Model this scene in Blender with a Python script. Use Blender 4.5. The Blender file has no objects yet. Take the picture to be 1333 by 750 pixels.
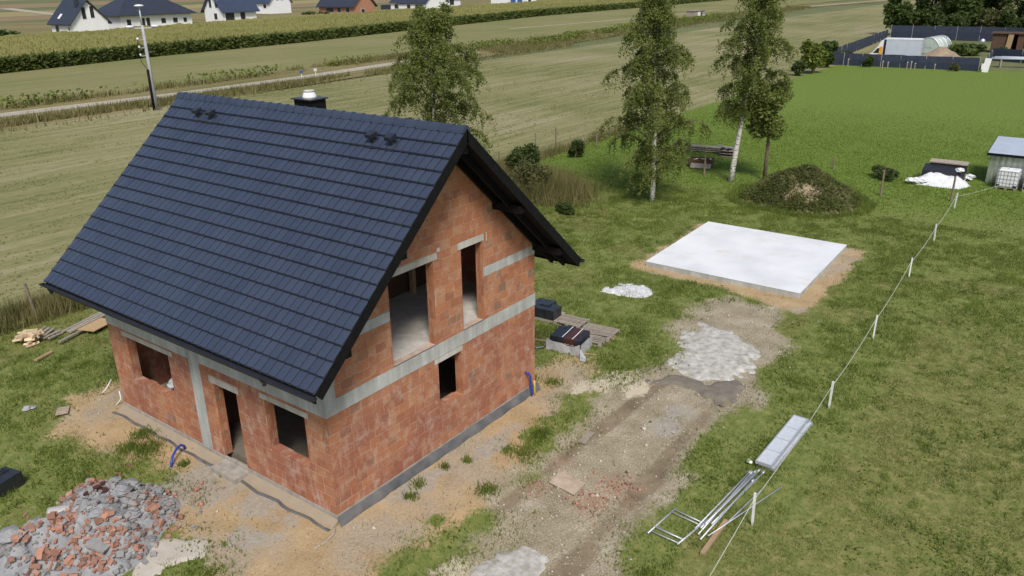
import bpy, math, random
import numpy as np
from mathutils import Vector, Matrix
random.seed(7); rng = np.random.default_rng(7)
SC = bpy.context.scene; COL = SC.collection
rad = math.radians

# ---------------------------------------------------------------- camera, sky, sun, exposure
F, CAM, YAW, PITCH, ROLL = 1039.5, Vector((-10.559, -13.444, 12.660)), rad(53.193), rad(21.236), rad(-0.860)
fwd = Vector((math.sin(YAW)*math.cos(PITCH), math.cos(YAW)*math.cos(PITCH), -math.sin(PITCH)))
rgt0 = Vector((math.cos(YAW), -math.sin(YAW), 0)); up0 = rgt0.cross(fwd)
rgt = math.cos(ROLL)*rgt0 + math.sin(ROLL)*up0; upv = -math.sin(ROLL)*rgt0 + math.cos(ROLL)*up0
cd = bpy.data.cameras.new('camera'); cam = bpy.data.objects.new('camera', cd); COL.objects.link(cam)
cd.sensor_width = 36; cd.lens = 36*F/1333; cd.clip_start = .1; cd.clip_end = 6000
cam.matrix_world = Matrix(((rgt.x, upv.x, -fwd.x, CAM.x), (rgt.y, upv.y, -fwd.y, CAM.y), (rgt.z, upv.z, -fwd.z, CAM.z), (0, 0, 0, 1)))
SC.camera = cam
SUN_EL, SUN_DIR = rad(50), Vector((-.68, -.68, 0)).normalized()
w = bpy.data.worlds.new('World'); SC.world = w; w.use_nodes = True
nt = w.node_tree; sky = nt.nodes.new('ShaderNodeTexSky'); sky.sky_type = 'NISHITA'; sky.sun_disc = False
sky.sun_elevation = SUN_EL; sky.sun_rotation = math.atan2(SUN_DIR.x, SUN_DIR.y) % (2*math.pi); sky.dust_density = 2.5; sky.air_density = 1.0
nt.links.new(sky.outputs[0], nt.nodes['Background'].inputs[0]); nt.nodes['Background'].inputs[1].default_value = 0.098
sl = bpy.data.lights.new('sun', 'SUN'); sl.energy = 2.7; sl.angle = rad(14); sl.color = (1, .95, .87)
so = bpy.data.objects.new('sun', sl); COL.objects.link(so)
so.rotation_euler = (-Vector((SUN_DIR.x*math.cos(SUN_EL), SUN_DIR.y*math.cos(SUN_EL), math.sin(SUN_EL)))).to_track_quat('-Z', 'Y').to_euler()
SC.view_settings.view_transform = 'Standard'; SC.view_settings.look = 'None'; SC.view_settings.exposure = 0.30; SC.view_settings.gamma = 1
SC.view_settings.use_curve_mapping = False

# ---------------------------------------------------------------- helpers
class MB:
    def __init__(s): s.v = []; s.f = []
    def add(s, vs, fs):
        n = len(s.v); s.v += [tuple(v) for v in vs]; s.f += [tuple(i+n for i in f) for f in fs]; return s
    def box(s, a, b):
        (x0, y0, z0), (x1, y1, z1) = a, b
        return s.add([(x0,y0,z0),(x1,y0,z0),(x1,y1,z0),(x0,y1,z0),(x0,y0,z1),(x1,y0,z1),(x1,y1,z1),(x0,y1,z1)],
                     [(0,3,2,1),(4,5,6,7),(0,1,5,4),(1,2,6,5),(2,3,7,6),(3,0,4,7)])
    def obox(s, c, size, m=None):
        h = [k/2 for k in size]; m = m or Matrix.Identity(3); c = Vector(c)
        vs = [c + m @ Vector((sx*h[0], sy*h[1], sz*h[2])) for sz in (-1,1) for sx, sy in ((-1,-1),(1,-1),(1,1),(-1,1))]
        return s.add(vs, [(0,3,2,1),(4,5,6,7),(0,1,5,4),(1,2,6,5),(2,3,7,6),(3,0,4,7)])
    def prism(s, poly, d):                       # poly: list of 3D points, extruded by vector d
        n = len(poly); d = Vector(d); vs = [Vector(p) for p in poly]; vs += [p + d for p in vs]
        return s.add(vs, [tuple(range(n-1,-1,-1)), tuple(range(n,2*n))] + [(i,(i+1)%n,n+(i+1)%n,n+i) for i in range(n)])
    def tube(s, path, r, n=8, caps=True):
        path = [Vector(p) for p in path]; rs = r if isinstance(r, (list, tuple)) else [r]*len(path); base = len(s.v)
        for i, p in enumerate(path):
            t = (path[min(i+1, len(path)-1)] - path[max(i-1, 0)]).normalized()
            a = t.orthogonal().normalized() if i == 0 else (a - t*a.dot(t)).normalized()
            b = t.cross(a)
            for k in range(n):
                an = 2*math.pi*k/n; s.v.append(tuple(p + rs[i]*(math.cos(an)*a + math.sin(an)*b)))
        for i in range(len(path)-1):
            for k in range(n):
                q = base+i*n; s.f.append((q+k, q+(k+1)%n, q+n+(k+1)%n, q+n+k))
        if caps:
            s.f.append(tuple(base+k for k in range(n-1,-1,-1))); s.f.append(tuple(base+(len(path)-1)*n+k for k in range(n)))
        return s
    def lathe(s, c, prof, n=16):                 # prof: (radius, z)
        base = len(s.v); c = Vector(c)
        for r, z in prof:
            for k in range(n): s.v.append((c.x + r*math.cos(2*math.pi*k/n), c.y + r*math.sin(2*math.pi*k/n), c.z + z))
        for i in range(len(prof)-1):
            for k in range(n):
                q = base+i*n; s.f.append((q+k, q+(k+1)%n, q+n+(k+1)%n, q+n+k))
        s.f.append(tuple(base+k for k in range(n-1,-1,-1))); s.f.append(tuple(base+(len(prof)-1)*n+k for k in range(n)))
        return s
    def rock(s, c, r, seed=0, flat=.8):
        rr = random.Random(seed); c = Vector(c); base = len(s.v); n = 7
        s.v.append(tuple(c + Vector((0,0,r*flat))))
        for j, (q, z) in enumerate(((.75,.55),(1,0),(.8,-.5))):
            for k in range(n):
                an = 2*math.pi*(k+.5*j)/n; m = r*(.75+.5*rr.random()); s.v.append(tuple(c + Vector((m*q*math.cos(an), m*q*math.sin(an), r*flat*z+.1*r*rr.uniform(-1,1)))))
        for k in range(n): s.f.append((base, base+1+k, base+1+(k+1)%n))
        for j in range(2):
            for k in range(n):
                a = base+1+j*n; s.f.append((a+k, a+n+k, a+n+(k+1)%n)); s.f.append((a+k, a+n+(k+1)%n, a+(k+1)%n))
        return s
    def build(s, name, mat, parent=None, smooth=False):
        me = bpy.data.meshes.new(name); me.from_pydata(s.v, [], s.f); me.update()
        return obj(name, me, mat, parent, smooth)

def obj(name, me, mat, parent=None, smooth=False):
    if mat is not None and not me.materials: me.materials.append(mat)
    if smooth: me.polygons.foreach_set('use_smooth', [True]*len(me.polygons))
    o = bpy.data.objects.new(name, me); COL.objects.link(o)
    if parent is not None: o.parent = parent
    return o
def tag(o, label=None, cat=None, group=None, kind=None):
    for k, v in (('label', label), ('category', cat), ('group', group), ('kind', kind)):
        if v: o[k] = v
    return o
def thing(name, label, cat, loc=(0,0,0), rz=0, group=None):
    o = bpy.data.objects.new(name, None); COL.objects.link(o); o.location = loc; o.rotation_euler = (0,0,rz); o.empty_display_size = .2
    return tag(o, label, cat, group)
def copy_tree(o, parent=None):
    c = o.copy(); COL.objects.link(c); c.parent = parent
    for ch in list(o.children): copy_tree(ch, c)
    return c
def np_mesh(name, verts, faces):                 # equal-sized faces, fast
    me = bpy.data.meshes.new(name); k = faces.shape[1]
    me.vertices.add(len(verts)); me.vertices.foreach_set('co', np.asarray(verts, np.float32).ravel())
    me.loops.add(faces.size); me.loops.foreach_set('vertex_index', faces.astype(np.int32).ravel())
    me.polygons.add(len(faces)); me.polygons.foreach_set('loop_start', np.arange(0, faces.size, k, dtype=np.int32))
    me.update(calc_edges=True); return me
_tab = rng.random((64, 256, 256)).astype(np.float32) if False else [np.random.default_rng(100+i).random((256,256)) for i in range(8)]
def vnoise(x, y, seed=0):
    t = _tab[seed % 8]; xi = np.floor(x).astype(int); yi = np.floor(y).astype(int); fx = x-xi; fy = y-yi
    fx = fx*fx*(3-2*fx); fy = fy*fy*(3-2*fy); g = lambda a, b: t[a & 255, b & 255]
    return (g(xi,yi)*(1-fx)+g(xi+1,yi)*fx)*(1-fy) + (g(xi,yi+1)*(1-fx)+g(xi+1,yi+1)*fx)*fy
def fbm(x, y, seed=0, o=4):
    s = 0; a = .5
    for i in range(o): s = s + a*vnoise(x*2**i+17*i, y*2**i+31*i, seed+i); a *= .5
    return s/(1-.5**o)
def sdist(px, py, poly):                         # signed distance to a polygon, inside positive
    P = np.array(poly, float); d = np.full(px.shape, 1e9); ins = np.zeros(px.shape, bool)
    for i in range(len(P)):
        a, b = P[i], P[(i+1) % len(P)]; e = b-a
        t = np.clip(((px-a[0])*e[0]+(py-a[1])*e[1])/(e@e), 0, 1)
        d = np.minimum(d, np.hypot(px-a[0]-t*e[0], py-a[1]-t*e[1]))
        c = ((a[1] > py) != (b[1] > py)) & (px < (b[0]-a[0])*(py-a[1])/((b[1]-a[1]) if b[1] != a[1] else 1e-9)+a[0]); ins ^= c
    return np.where(ins, d, -d)
sstep = lambda x, a, b: (lambda t: t*t*(3-2*t))(np.clip((x-a)/(b-a), 0, 1))

# ---------------------------------------------------------------- materials
class NB:
    def __init__(s, name):
        s.m = bpy.data.materials.new(name); s.m.use_nodes = True; s.t = s.m.node_tree; s.b = s.t.nodes['Principled BSDF']
    def n(s, typ, **kw):
        o = s.t.nodes.new('ShaderNode'+typ)
        for k, v in kw.items(): setattr(o, k, v)
        return o
    def l(s, a, b): s.t.links.new(a, b)
    def pos(s): return s.n('NewGeometry').outputs['Position']
    def noise(s, scale, detail=4, vec=None, rough=.55, stretch=None):
        o = s.n('TexNoise'); o.inputs['Scale'].default_value = scale; o.inputs['Detail'].default_value = detail; o.inputs['Roughness'].default_value = rough
        v = vec or s.pos()
        if stretch:
            m = s.n('VectorMath', operation='MULTIPLY'); s.l(v, m.inputs[0]); m.inputs[1].default_value = stretch; v = m.outputs[0]
        s.l(v, o.inputs['Vector']); return o.outputs['Fac']
    def ramp(s, fac, stops):
        o = s.n('ValToRGB'); e = o.color_ramp.elements
        while len(e) < len(stops): e.new(.5)
        for k, (p, c) in zip(e, stops): k.position = p; k.color = (*c, 1)
        s.l(fac, o.inputs[0]); return o.outputs[0]
    def mix(s, fac, a, b, blend='MIX'):
        o = s.n('Mix', data_type='RGBA', blend_type=blend)
        for sock, v in ((o.inputs[0], fac), (o.inputs[6], a), (o.inputs[7], b)):
            if isinstance(v, (int, float)): sock.default_value = v
            elif isinstance(v, tuple): sock.default_value = (*v, 1)
            else: s.l(v, sock)
        return o.outputs[2]
    def math(s, op, a, b=None, clamp=False):
        o = s.n('Math', operation=op, use_clamp=clamp)
        for i, v in enumerate((a, b)):
            if v is None: continue
            if isinstance(v, (int, float)): o.inputs[i].default_value = v
            else: s.l(v, o.inputs[i])
        return o.outputs[0]
    def attr(s, name): return s.n('Attribute', attribute_name=name).outputs['Fac']
    def smooth(s, v, a, b):
        o = s.n('MapRange', interpolation_type='SMOOTHSTEP'); s.l(v, o.inputs[0]); o.inputs[1].default_value = a; o.inputs[2].default_value = b; return o.outputs[0]
    def rnd(s):                                  # one random value for each object and each loose piece
        a = s.n('ObjectInfo').outputs['Random']; b = s.n('NewGeometry').outputs['Random Per Island']
        return s.math('FRACT', s.math('ADD', a, b))
    def bump(s, h, strength=.4, dist=.02):
        o = s.n('Bump'); o.inputs['Strength'].default_value = strength; o.inputs['Distance'].default_value = dist; s.l(h, o.inputs['Height']); s.l(o.outputs[0], s.b.inputs['Normal'])
    def out(s, col, rough=.8, metal=0, spec=None):
        if isinstance(col, tuple): s.b.inputs['Base Color'].default_value = (*col, 1)
        else: s.l(col, s.b.inputs['Base Color'])
        s.b.inputs['Roughness'].default_value = rough; s.b.inputs['Metallic'].default_value = metal
        if spec is not None: s.b.inputs['Specular IOR Level'].default_value = spec
        return s.m
def mat(name, c1, c2=None, scale=3, rough=.8, metal=0, bump=.2, bscale=None, spec=None, vary=.0, dist=.01):
    b = NB(name); c2 = c2 or tuple(k*.75 for k in c1)
    n = b.noise(scale, 5); col = b.ramp(n, [(.3, c1), (.7, c2)])
    if vary:
        r = b.rnd(); v = b.n('HueSaturation'); v.inputs['Saturation'].default_value = 1
        b.l(b.math('ADD', b.math('MULTIPLY', r, vary), 1-vary/2), v.inputs['Value']); b.l(col, v.inputs['Color']); col = v.outputs[0]
    if bump: b.bump(b.noise(bscale or scale*4, 5), bump, dist)
    return b.out(col, rough, metal, spec)
def leaf_mat(name, cols, trans=.38, dark=(.62,.70,.6)):
    b = NB(name); r = b.rnd(); col = b.ramp(r, [(i/(len(cols)-1), c) for i, c in enumerate(cols)])
    col = b.mix(b.smooth(b.noise(.9, 4), .35, .65), col, b.mix(1.0, col, dark, 'MULTIPLY'))
    b.out(col, .6, spec=.25)
    tr = b.n('BsdfTranslucent'); b.l(col, tr.inputs[0]); mx = b.n('MixShader'); mx.inputs[0].default_value = trans
    b.l(b.b.outputs[0], mx.inputs[1]); b.l(tr.outputs[0], mx.inputs[2]); b.l(mx.outputs[0], b.t.nodes['Material Output'].inputs[0])
    return b.m
M = {}
def brick_mat():
    b = NB('clay_block'); r = b.rnd(); p = b.pos()
    col = b.ramp(r, [(0,(.34,.14,.08)),(.22,(.40,.17,.09)),(.45,(.44,.195,.10)),(.65,(.37,.15,.085)),(.8,(.45,.235,.135)),(.92,(.33,.135,.082)),(.98,(.30,.16,.10)),(1,(.24,.15,.11))])
    sep = b.n('SeparateXYZ'); b.l(p, sep.inputs[0])
    low = b.math('MULTIPLY', b.math('SUBTRACT', 1, b.smooth(sep.outputs[2], 2.9, 3.1)), b.smooth(b.math('ADD', b.noise(.55, 3), 0), .40, .62))
    col = b.mix(b.math('MULTIPLY', low, .62), col, (.27,.10,.072))
    col = b.mix(b.math('MULTIPLY', b.smooth(b.noise(2.6, 6, rough=.7), .47, .66), .5), col, (.49,.345,.24))      # mortar smeared over the faces
    white = b.math('MULTIPLY', b.math('SUBTRACT', 1, b.smooth(sep.outputs[2], 2.9, 3.1)), b.smooth(b.noise(1.7, 7, rough=.72, stretch=(1.4,1.4,.8)), .52, .68))
    col = b.mix(b.math('MULTIPLY', white, .45), col, (.56,.44,.38))
    col = b.mix(b.math('MULTIPLY', b.smooth(b.noise(1.3, 6, stretch=(3,3,1)), .56, .74), .30), col, (.25,.12,.085))
    col = b.mix(.35, col, b.mix(1.0, col, b.ramp(b.noise(28, 3), [(.3,(.7,.7,.7)),(.7,(1.25,1.2,1.15))]), 'MULTIPLY'))
    rib = b.math('SINE', b.math('MULTIPLY', b.math('ADD', sep.outputs[0], sep.outputs[1]), 190))
    b.bump(b.math('ADD', b.math('MULTIPLY', rib, .35), b.noise(20, 4)), .35, .012)
    return b.out(col, .9, spec=.2)
M['brick'] = brick_mat()
def conc_mat(name, c1, c2, c3, board=True):
    b = NB(name); p = b.pos(); sep = b.n('SeparateXYZ'); b.l(p, sep.inputs[0])
    st = b.noise(4.0, 3, stretch=(1.2,1.2,.12)); n = b.noise(1.3, 6)
    col = b.ramp(b.math('MULTIPLY', b.math('ADD', st, n), .5), [(.36, c2), (.5, c1), (.62, c3)])
    col = b.mix(.3, col, b.mix(1.0, col, b.ramp(b.noise(30, 4), [(.3,(.75,.75,.75)),(.7,(1.2,1.2,1.2))]), 'MULTIPLY'))
    b.bump(b.math('ADD', st, b.noise(25, 4)), .25, .012)
    return b.out(col, .85, spec=.3)
M['concrete'] = conc_mat('cast_concrete', (.40,.41,.39), (.30,.31,.30), (.50,.52,.51))
M['lintel'] = conc_mat('lintel_concrete', (.46,.44,.39), (.36,.34,.29), (.54,.53,.49))
def slab_mat():
    b = NB('screed'); col = b.ramp(b.noise(.5, 6), [(.35,(.60,.62,.64)),(.55,(.69,.71,.73)),(.7,(.73,.75,.77))])
    col = b.mix(b.math('MULTIPLY', b.smooth(b.noise(.75, 5, rough=.6), .58, .74), .5), col, (.60,.52,.42)); col = b.mix(b.math('MULTIPLY', b.smooth(b.noise(9, 5, rough=.7), .56, .7), .25), col, (.45,.46,.47))
    b.bump(b.noise(14, 5), .15, .01); return b.out(col, .85)
M['slab'] = slab_mat()
M['floor'] = conc_mat('floor_concrete', (.52,.49,.45), (.42,.39,.35), (.58,.56,.52))
M['mortar'] = mat('mortar', (.52,.43,.36), (.36,.25,.19), 3, .95)
M['plinth'] = conc_mat('plinth_render', (.34,.31,.27), (.24,.23,.22), (.40,.37,.33))
M['skirt'] = mat('sandy_screed', (.34,.27,.19), (.27,.225,.17), 1.4, .95, bump=.4)
M['bitumen'] = mat('bitumen', (.07,.072,.078), (.15,.145,.14), 2.5, .55, bump=.5)
def tile_mat():
    b = NB('graphite_tile'); n = b.noise(.8, 4); r = b.rnd()
    col = b.ramp(b.math('ADD', b.math('MULTIPLY', n, .65), b.math('MULTIPLY', r, .35)), [(.2,(.033,.044,.075)),(.5,(.039,.051,.084)),(.8,(.045,.058,.093))])
    b.bump(b.noise(90, 3), .06, .004); return b.out(col, .33, spec=.5)
M['tile'] = tile_mat(); M['tileshade'] = mat('tile_shade', (.010,.013,.022), (.014,.017,.027), 6, .7, bump=0)  # near-black colour paints in the shade at tile steps and grooves
M['black'] = mat('black_stain', (.005,.005,.006), (.009,.009,.010), 6, .7, bump=.15, spec=.15)
M['gutter'] = mat('gutter_steel', (.014,.015,.020), (.022,.022,.028), 3, .35, bump=.05)
M['wood'] = mat('sawn_wood', (.46,.33,.19), (.33,.22,.12), 6, .8, vary=.4)
M['greywood'] = mat('weathered_wood', (.34,.30,.25), (.24,.20,.16), 8, .85, vary=.35)
M['splitwood'] = mat('split_log', (.62,.50,.33), (.44,.32,.19), 9, .8, vary=.5)
M['post'] = mat('post_wood', (.24,.19,.14), (.15,.11,.08), 9, .9)
M['osb'] = mat('osb_board', (.52,.36,.19), (.38,.25,.12), 16, .8, bump=.2)
M['card'] = mat('cardboard', (.48,.39,.30), (.34,.26,.19), 4, .85, bump=.1)
M['zinc'] = mat('galvanised', (.54,.57,.61), (.42,.44,.48), 9, .42, .35, bump=.05)
M['deck'] = mat('galvanised_deck', (.62,.66,.71), (.52,.55,.60), 14, .45, .1, bump=.25, bscale=60)
M['white'] = mat('white_plastic', (.78,.79,.80), (.66,.67,.68), 5, .5, bump=.1)
M['foil'] = mat('plastic_foil', (.76,.78,.80), (.58,.60,.62), 4, .3, bump=.5, dist=.03)
M['clear'] = mat('stretch_film', (.42,.42,.43), (.30,.30,.32), 7, .2, bump=.5, dist=.02)
M['blackplastic'] = mat('black_plastic', (.014,.016,.022), (.028,.03,.038), 6, .35, bump=.1)
M['blue'] = mat('blue_hose', (.02,.06,.42), (.015,.045,.32), 8, .4, bump=.05)
M['yellow'] = mat('yellow_hose', (.62,.40,.05), (.5,.32,.04), 8, .5, bump=.05)
M['green'] = mat('green_sheet', (.22,.34,.14), (.30,.38,.20), 4, .5)
M['brown'] = mat('brown_tile', (.075,.028,.022), (.055,.02,.016), 8, .4)
M['rubble'] = mat('old_mortar', (.33,.335,.345), (.20,.205,.215), 2.5, .95, bump=.8, bscale=14, dist=.04)
M['rubbrick'] = mat('broken_brick', (.34,.145,.09), (.30,.20,.16), 9, .95, vary=.6)
M['rubgrey'] = mat('broken_concrete', (.30,.295,.29), (.21,.205,.20), 5, .95, vary=.5)
M['lime'] = mat('dried_mortar', (.56,.55,.52), (.28,.26,.22), 4.5, .95, bump=.6, bscale=16, dist=.03)
M['limewhite'] = mat('white_lime', (.74,.75,.77), (.46,.46,.46), 4, .95, bump=.8, bscale=20, dist=.03)
M['mortarspill'] = mat('mortar_spill', (.50,.46,.40), (.41,.37,.31), 2, .95, bump=.3, bscale=18)
M['mud'] = mat('wet_mud', (.14,.125,.10), (.20,.175,.14), 4, .8, bump=.6, bscale=12, dist=.03)
M['birchbark'] = None
def bark():
    b = NB('birch_bark'); n = b.noise(5, 4, stretch=(1,1,3)); m2 = b.noise(1.2, 3)
    col = b.ramp(n, [(.35,(.60,.58,.54)),(.55,(.52,.50,.46)),(.62,(.10,.09,.08))]); b.bump(n, .4); return b.out(col, .8)
M['birchbark'] = bark()
M['bark'] = mat('brown_bark', (.16,.11,.08), (.09,.065,.05), 6, .9, bump=.6)
M['twig'] = mat('twig', (.12,.09,.06), (.08,.06,.045), 6, .9, bump=0)
M['birchleaf'] = leaf_mat('birch_leaf', [(.15,.205,.05),(.21,.26,.064),(.28,.305,.09),(.175,.225,.054),(.36,.36,.125)], .55, (.8,.84,.78))
M['darkleaf'] = leaf_mat('hedge_leaf', [(.06,.092,.026),(.09,.128,.036),(.13,.165,.05)], .5)
M['midleaf'] = leaf_mat('shrub_leaf', [(.065,.105,.026),(.10,.145,.036),(.14,.18,.05)], .45)
M['yellowleaf'] = leaf_mat('yellow_leaf', [(.16,.20,.035),(.22,.25,.05),(.13,.17,.035)])
M['weed'] = leaf_mat('weed_leaf', [(.09,.115,.034),(.14,.16,.05),(.23,.20,.095),(.10,.14,.04),(.19,.13,.08)], .45)
M['grassblade'] = leaf_mat('grass_blade', [(.14,.205,.034),(.20,.28,.05),(.28,.325,.076),(.155,.23,.038),(.38,.36,.14)], .55, (.7,.75,.66))
M['lushblade'] = leaf_mat('lush_blade', [(.14,.245,.032),(.20,.30,.045),(.28,.335,.07)], .55, (.75,.8,.72))
M['dryblade'] = leaf_mat('dry_blade', [(.16,.215,.05),(.24,.255,.075),(.32,.295,.11),(.145,.225,.042),(.38,.34,.15)], .55, (.72,.76,.68))
M['tallgrass'] = leaf_mat('tall_dry_grass', [(.20,.19,.07),(.28,.24,.10),(.14,.15,.05),(.32,.27,.13),(.22,.17,.09)], .3)
M['corn'] = leaf_mat('corn_leaf', [(.075,.11,.026),(.11,.15,.036),(.15,.17,.05),(.09,.125,.03)], .35)
M['corntop'] = leaf_mat('corn_tassel', [(.21,.20,.06),(.26,.23,.08),(.17,.18,.05)], .2)

def ground_mat():
    b = NB('site_ground'); n1 = b.noise(.35, 5); n2 = b.noise(3.2, 6, rough=.65); n3 = b.noise(16, 4); n4 = b.noise(1.1, 5)
    grass = b.ramp(n2, [(.3,(.10,.135,.034)),(.5,(.155,.185,.05)),(.7,(.24,.235,.085))])
    lush = b.ramp(n2, [(.3,(.095,.155,.026)),(.5,(.13,.19,.034)),(.72,(.19,.215,.052))])
    dry = b.ramp(n2, [(.3,(.11,.13,.036)),(.5,(.17,.175,.055)),(.7,(.27,.24,.105))])
    n5 = b.noise(7, 6, rough=.75); edge = lambda a, lo=.36, hi=.66, amp=.85: b.smooth(b.math('ADD', b.attr(a), b.math('MULTIPLY', b.math('SUBTRACT', b.math('ADD', b.math('MULTIPLY', n5, .6), b.math('MULTIPLY', n4, .4)), .5), amp*2)), lo, hi)
    col = b.mix(edge('lush', .2, .8), grass, lush); col = b.mix(edge('dry', .2, .8), col, dry)
    soil = b.ramp(b.math('ADD', b.math('MULTIPLY', n4, .55), b.math('MULTIPLY', n3, .45)), [(.3,(.22,.16,.09)),(.44,(.35,.255,.145)),(.56,(.43,.31,.175)),(.7,(.49,.38,.245))])
    soil = b.mix(b.math('MULTIPLY', b.smooth(n1, .48, .62), .6), soil, b.ramp(n3, [(.3,(.27,.235,.19)),(.7,(.40,.36,.30))]))
    grav = b.ramp(b.math('ADD', b.math('MULTIPLY', n4, .4), b.math('MULTIPLY', b.noise(22, 3), .6)), [(.34,(.17,.14,.095)),(.46,(.28,.24,.165)),(.56,(.35,.305,.22)),(.66,(.50,.455,.375))])
    mud = b.ramp(n4, [(.35,(.14,.11,.07)),(.6,(.23,.18,.12))])
    red = (.36,.17,.11)
    col = b.mix(edge('soil'), col, soil); col = b.mix(edge('grav'), col, grav); col = b.mix(b.math('MULTIPLY', edge('rut', .3, .7), .85), col, mud)
    col = b.mix(edge('pale'), col, b.ramp(n5, [(.3,(.40,.34,.24)),(.7,(.56,.51,.40))])); col = b.mix(b.math('MULTIPLY', edge('grey'), .75), col, b.ramp(n5, [(.3,(.24,.22,.19)),(.7,(.40,.375,.34))]))
    col = b.mix(b.math('MULTIPLY', b.math('MULTIPLY', b.attr('red'), b.smooth(n3, .5, .58)), .8), col, red)
    b.bump(b.math('ADD', n2, b.math('MULTIPLY', n3, .5)), .7, .05)
    return b.out(col, .95, spec=.15)
M['ground'] = ground_mat()
def field_mat(name, stops, streak=(.05,1,1), sc=.9, bsc=2.5):
    b = NB(name); n = b.noise(sc, 6, stretch=streak, rough=.62); n2 = b.noise(.045, 5); n3 = b.noise(bsc, 4, rough=.7, stretch=(.5,1,1))
    v = b.math('ADD', b.math('ADD', b.math('MULTIPLY', n, .42), b.math('MULTIPLY', n2, .33)), b.math('MULTIPLY', n3, .25))
    b.bump(n3, .6, .08); return b.out(b.ramp(v, stops), .95, spec=.1)
M['meadow'] = field_mat('mown_meadow', [(.36,(.11,.13,.046)),(.44,(.17,.175,.072)),(.52,(.235,.22,.11)),(.61,(.31,.275,.17))])
M['meadow2'] = field_mat('mown_strip', [(.38,(.12,.15,.045)),(.46,(.18,.185,.072)),(.56,(.225,.21,.10)),(.64,(.26,.23,.125))], sc=.7)
M['verge'] = field_mat('verge_soil', [(.36,(.12,.12,.045)),(.5,(.20,.17,.08)),(.62,(.27,.22,.12))], bsc=1.5)
M['track'] = mat('gravel_track', (.42,.38,.30), (.31,.275,.21), .8, .95, bump=.3, bscale=10)
M['farbrown'] = field_mat('far_ploughed_field', [(.36,(.20,.15,.085)),(.6,(.26,.20,.12))], sc=.3)
M['fargreen'] = field_mat('far_green_field', [(.36,(.10,.12,.055)),(.6,(.17,.18,.085))], sc=.3)
M['farstraw'] = field_mat('far_stubble_field', [(.36,(.24,.21,.10)),(.6,(.31,.26,.13))], sc=.3)
M['earth'] = mat('heaped_earth', (.36,.28,.19), (.22,.165,.11), 1.6, .95, bump=.9, bscale=9, dist=.05)
M['canopy'] = field_mat('corn_canopy', [(.34,(.125,.13,.04)),(.48,(.20,.19,.062)),(.62,(.26,.235,.085))], streak=(.3,1,1), sc=1.2, bsc=1.5)
M['fwhite'] = mat('white_render', (.78,.79,.80), (.72,.73,.74), .6, .8, bump=.05)
M['froof'] = mat('far_dark_roof', (.025,.030,.045), (.04,.046,.065), 1.5, .45, bump=.1)
M['frooflight'] = mat('far_blue_roof', (.035,.048,.085), (.05,.064,.105), 1.5, .4, bump=.1)
M['fglass'] = mat('window_glass', (.02,.024,.03), (.035,.04,.05), 1, .12, bump=0)
M['fbrick'] = mat('far_brick', (.42,.21,.13), (.34,.17,.11), 1.2, .9)
M['redroof'] = mat('red_roof', (.30,.07,.065), (.24,.055,.05), 2, .6)
M['screen'] = mat('shade_netting', (.018,.026,.05), (.03,.04,.07), 2, .8, bump=.5, bscale=5, dist=.05)
M['brownboard'] = mat('brown_boards', (.11,.06,.035), (.075,.04,.026), 2, .8, vary=.4)
M['poly'] = mat('polycarbonate', (.50,.56,.52), (.38,.46,.40), 2, .25, bump=.05)
M['shedwall'] = mat('zinc_corrugated', (.46,.50,.46), (.34,.38,.33), 3, .3, .6, bump=.05)
M['shedroof'] = mat('shed_roof_sheet', (.52,.57,.66), (.45,.50,.58), 1.5, .4, .2, bump=.05)
M['orange'] = mat('orange_film', (.72,.36,.04), (.62,.30,.03), 3, .4, bump=0)
M['truckbox'] = mat('truck_side', (.50,.55,.62), (.44,.48,.55), 1.5, .35, bump=.05)
M['bluepaint'] = mat('blue_paint', (.05,.12,.35), (.04,.10,.28), 2, .5, bump=0)
M['pvc'] = mat('pvc_pipe', (.44,.43,.43), (.36,.35,.35), 6, .5, bump=.05)
M['twine'] = mat('twine', (.55,.58,.50), (.45,.48,.40), 20, .8, bump=0)
M['metalpole'] = conc_mat('spun_concrete_pole', (.34,.35,.37), (.28,.29,.31), (.40,.41,.43))

# ---------------------------------------------------------------- setting: ground
W, L, A, B1, B2, ZE, ZR = 8.573, 9.95, 1.044, 1.045, 1.094, 4.438, 9.265      # house: width, length, overhangs, eave and ridge height
DRIVE = [(-8,-8.2),(-3,-7.3),(2.8,-6.75),(5.7,-6.25),(9.7,-6.05),(12.5,-6.0),(18,-5.4),(20.2,-5.1),(20.4,-1.6),(18,-1.5),(15.3,-1.6),(13,-2.6),(11.3,-2.4),(8,-2.3),(5,-2.6),(2.3,-2.9),(-.3,-3.2),(-8,-5)]
SOIL = [(-2.8,-.8),(-.8,-2.1),(1.6,-2.5),(4.7,-2.3),(6.8,-1.9),(9.6,-1.3),(11,-.4),(10.7,.5),(9.5,1.5),(8.6,2.6),(8,9),(.5,11.8),(-1,11.6),(-2.2,10.5),(-1.5,8.7),(-1.1,6.6),(-1.2,5.2),(-1.5,4),(-2.3,2.4),(-2.8,.6)]
SLABSAND = [(19.5,-5.2),(25,-5.35),(29.5,-5.3),(29.5,-4),(29.4,3.5),(27,3.3),(21,3.3),(20.6,2.6),(20.5,-1.5)]
def rough_axis(a, b, s, grow, end):
    r = list(np.arange(a, b, s)); d = s
    while r[-1] < end: d *= grow; r.append(r[-1]+d)
    return np.array(r)
gx = rough_axis(-14, 44, .2, 1.05, 116); gy = np.concatenate([-rough_axis(15, 15.21, .2, 1.08, 80)[::-1], np.arange(-14.8, 20.61, .2)])
X, Y = np.meshgrid(gx, gy, indexing='ij')
nz = fbm(X*.5, Y*.5, 1)-.5; nf = fbm(X*1.7, Y*1.7, 3)-.5
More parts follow.
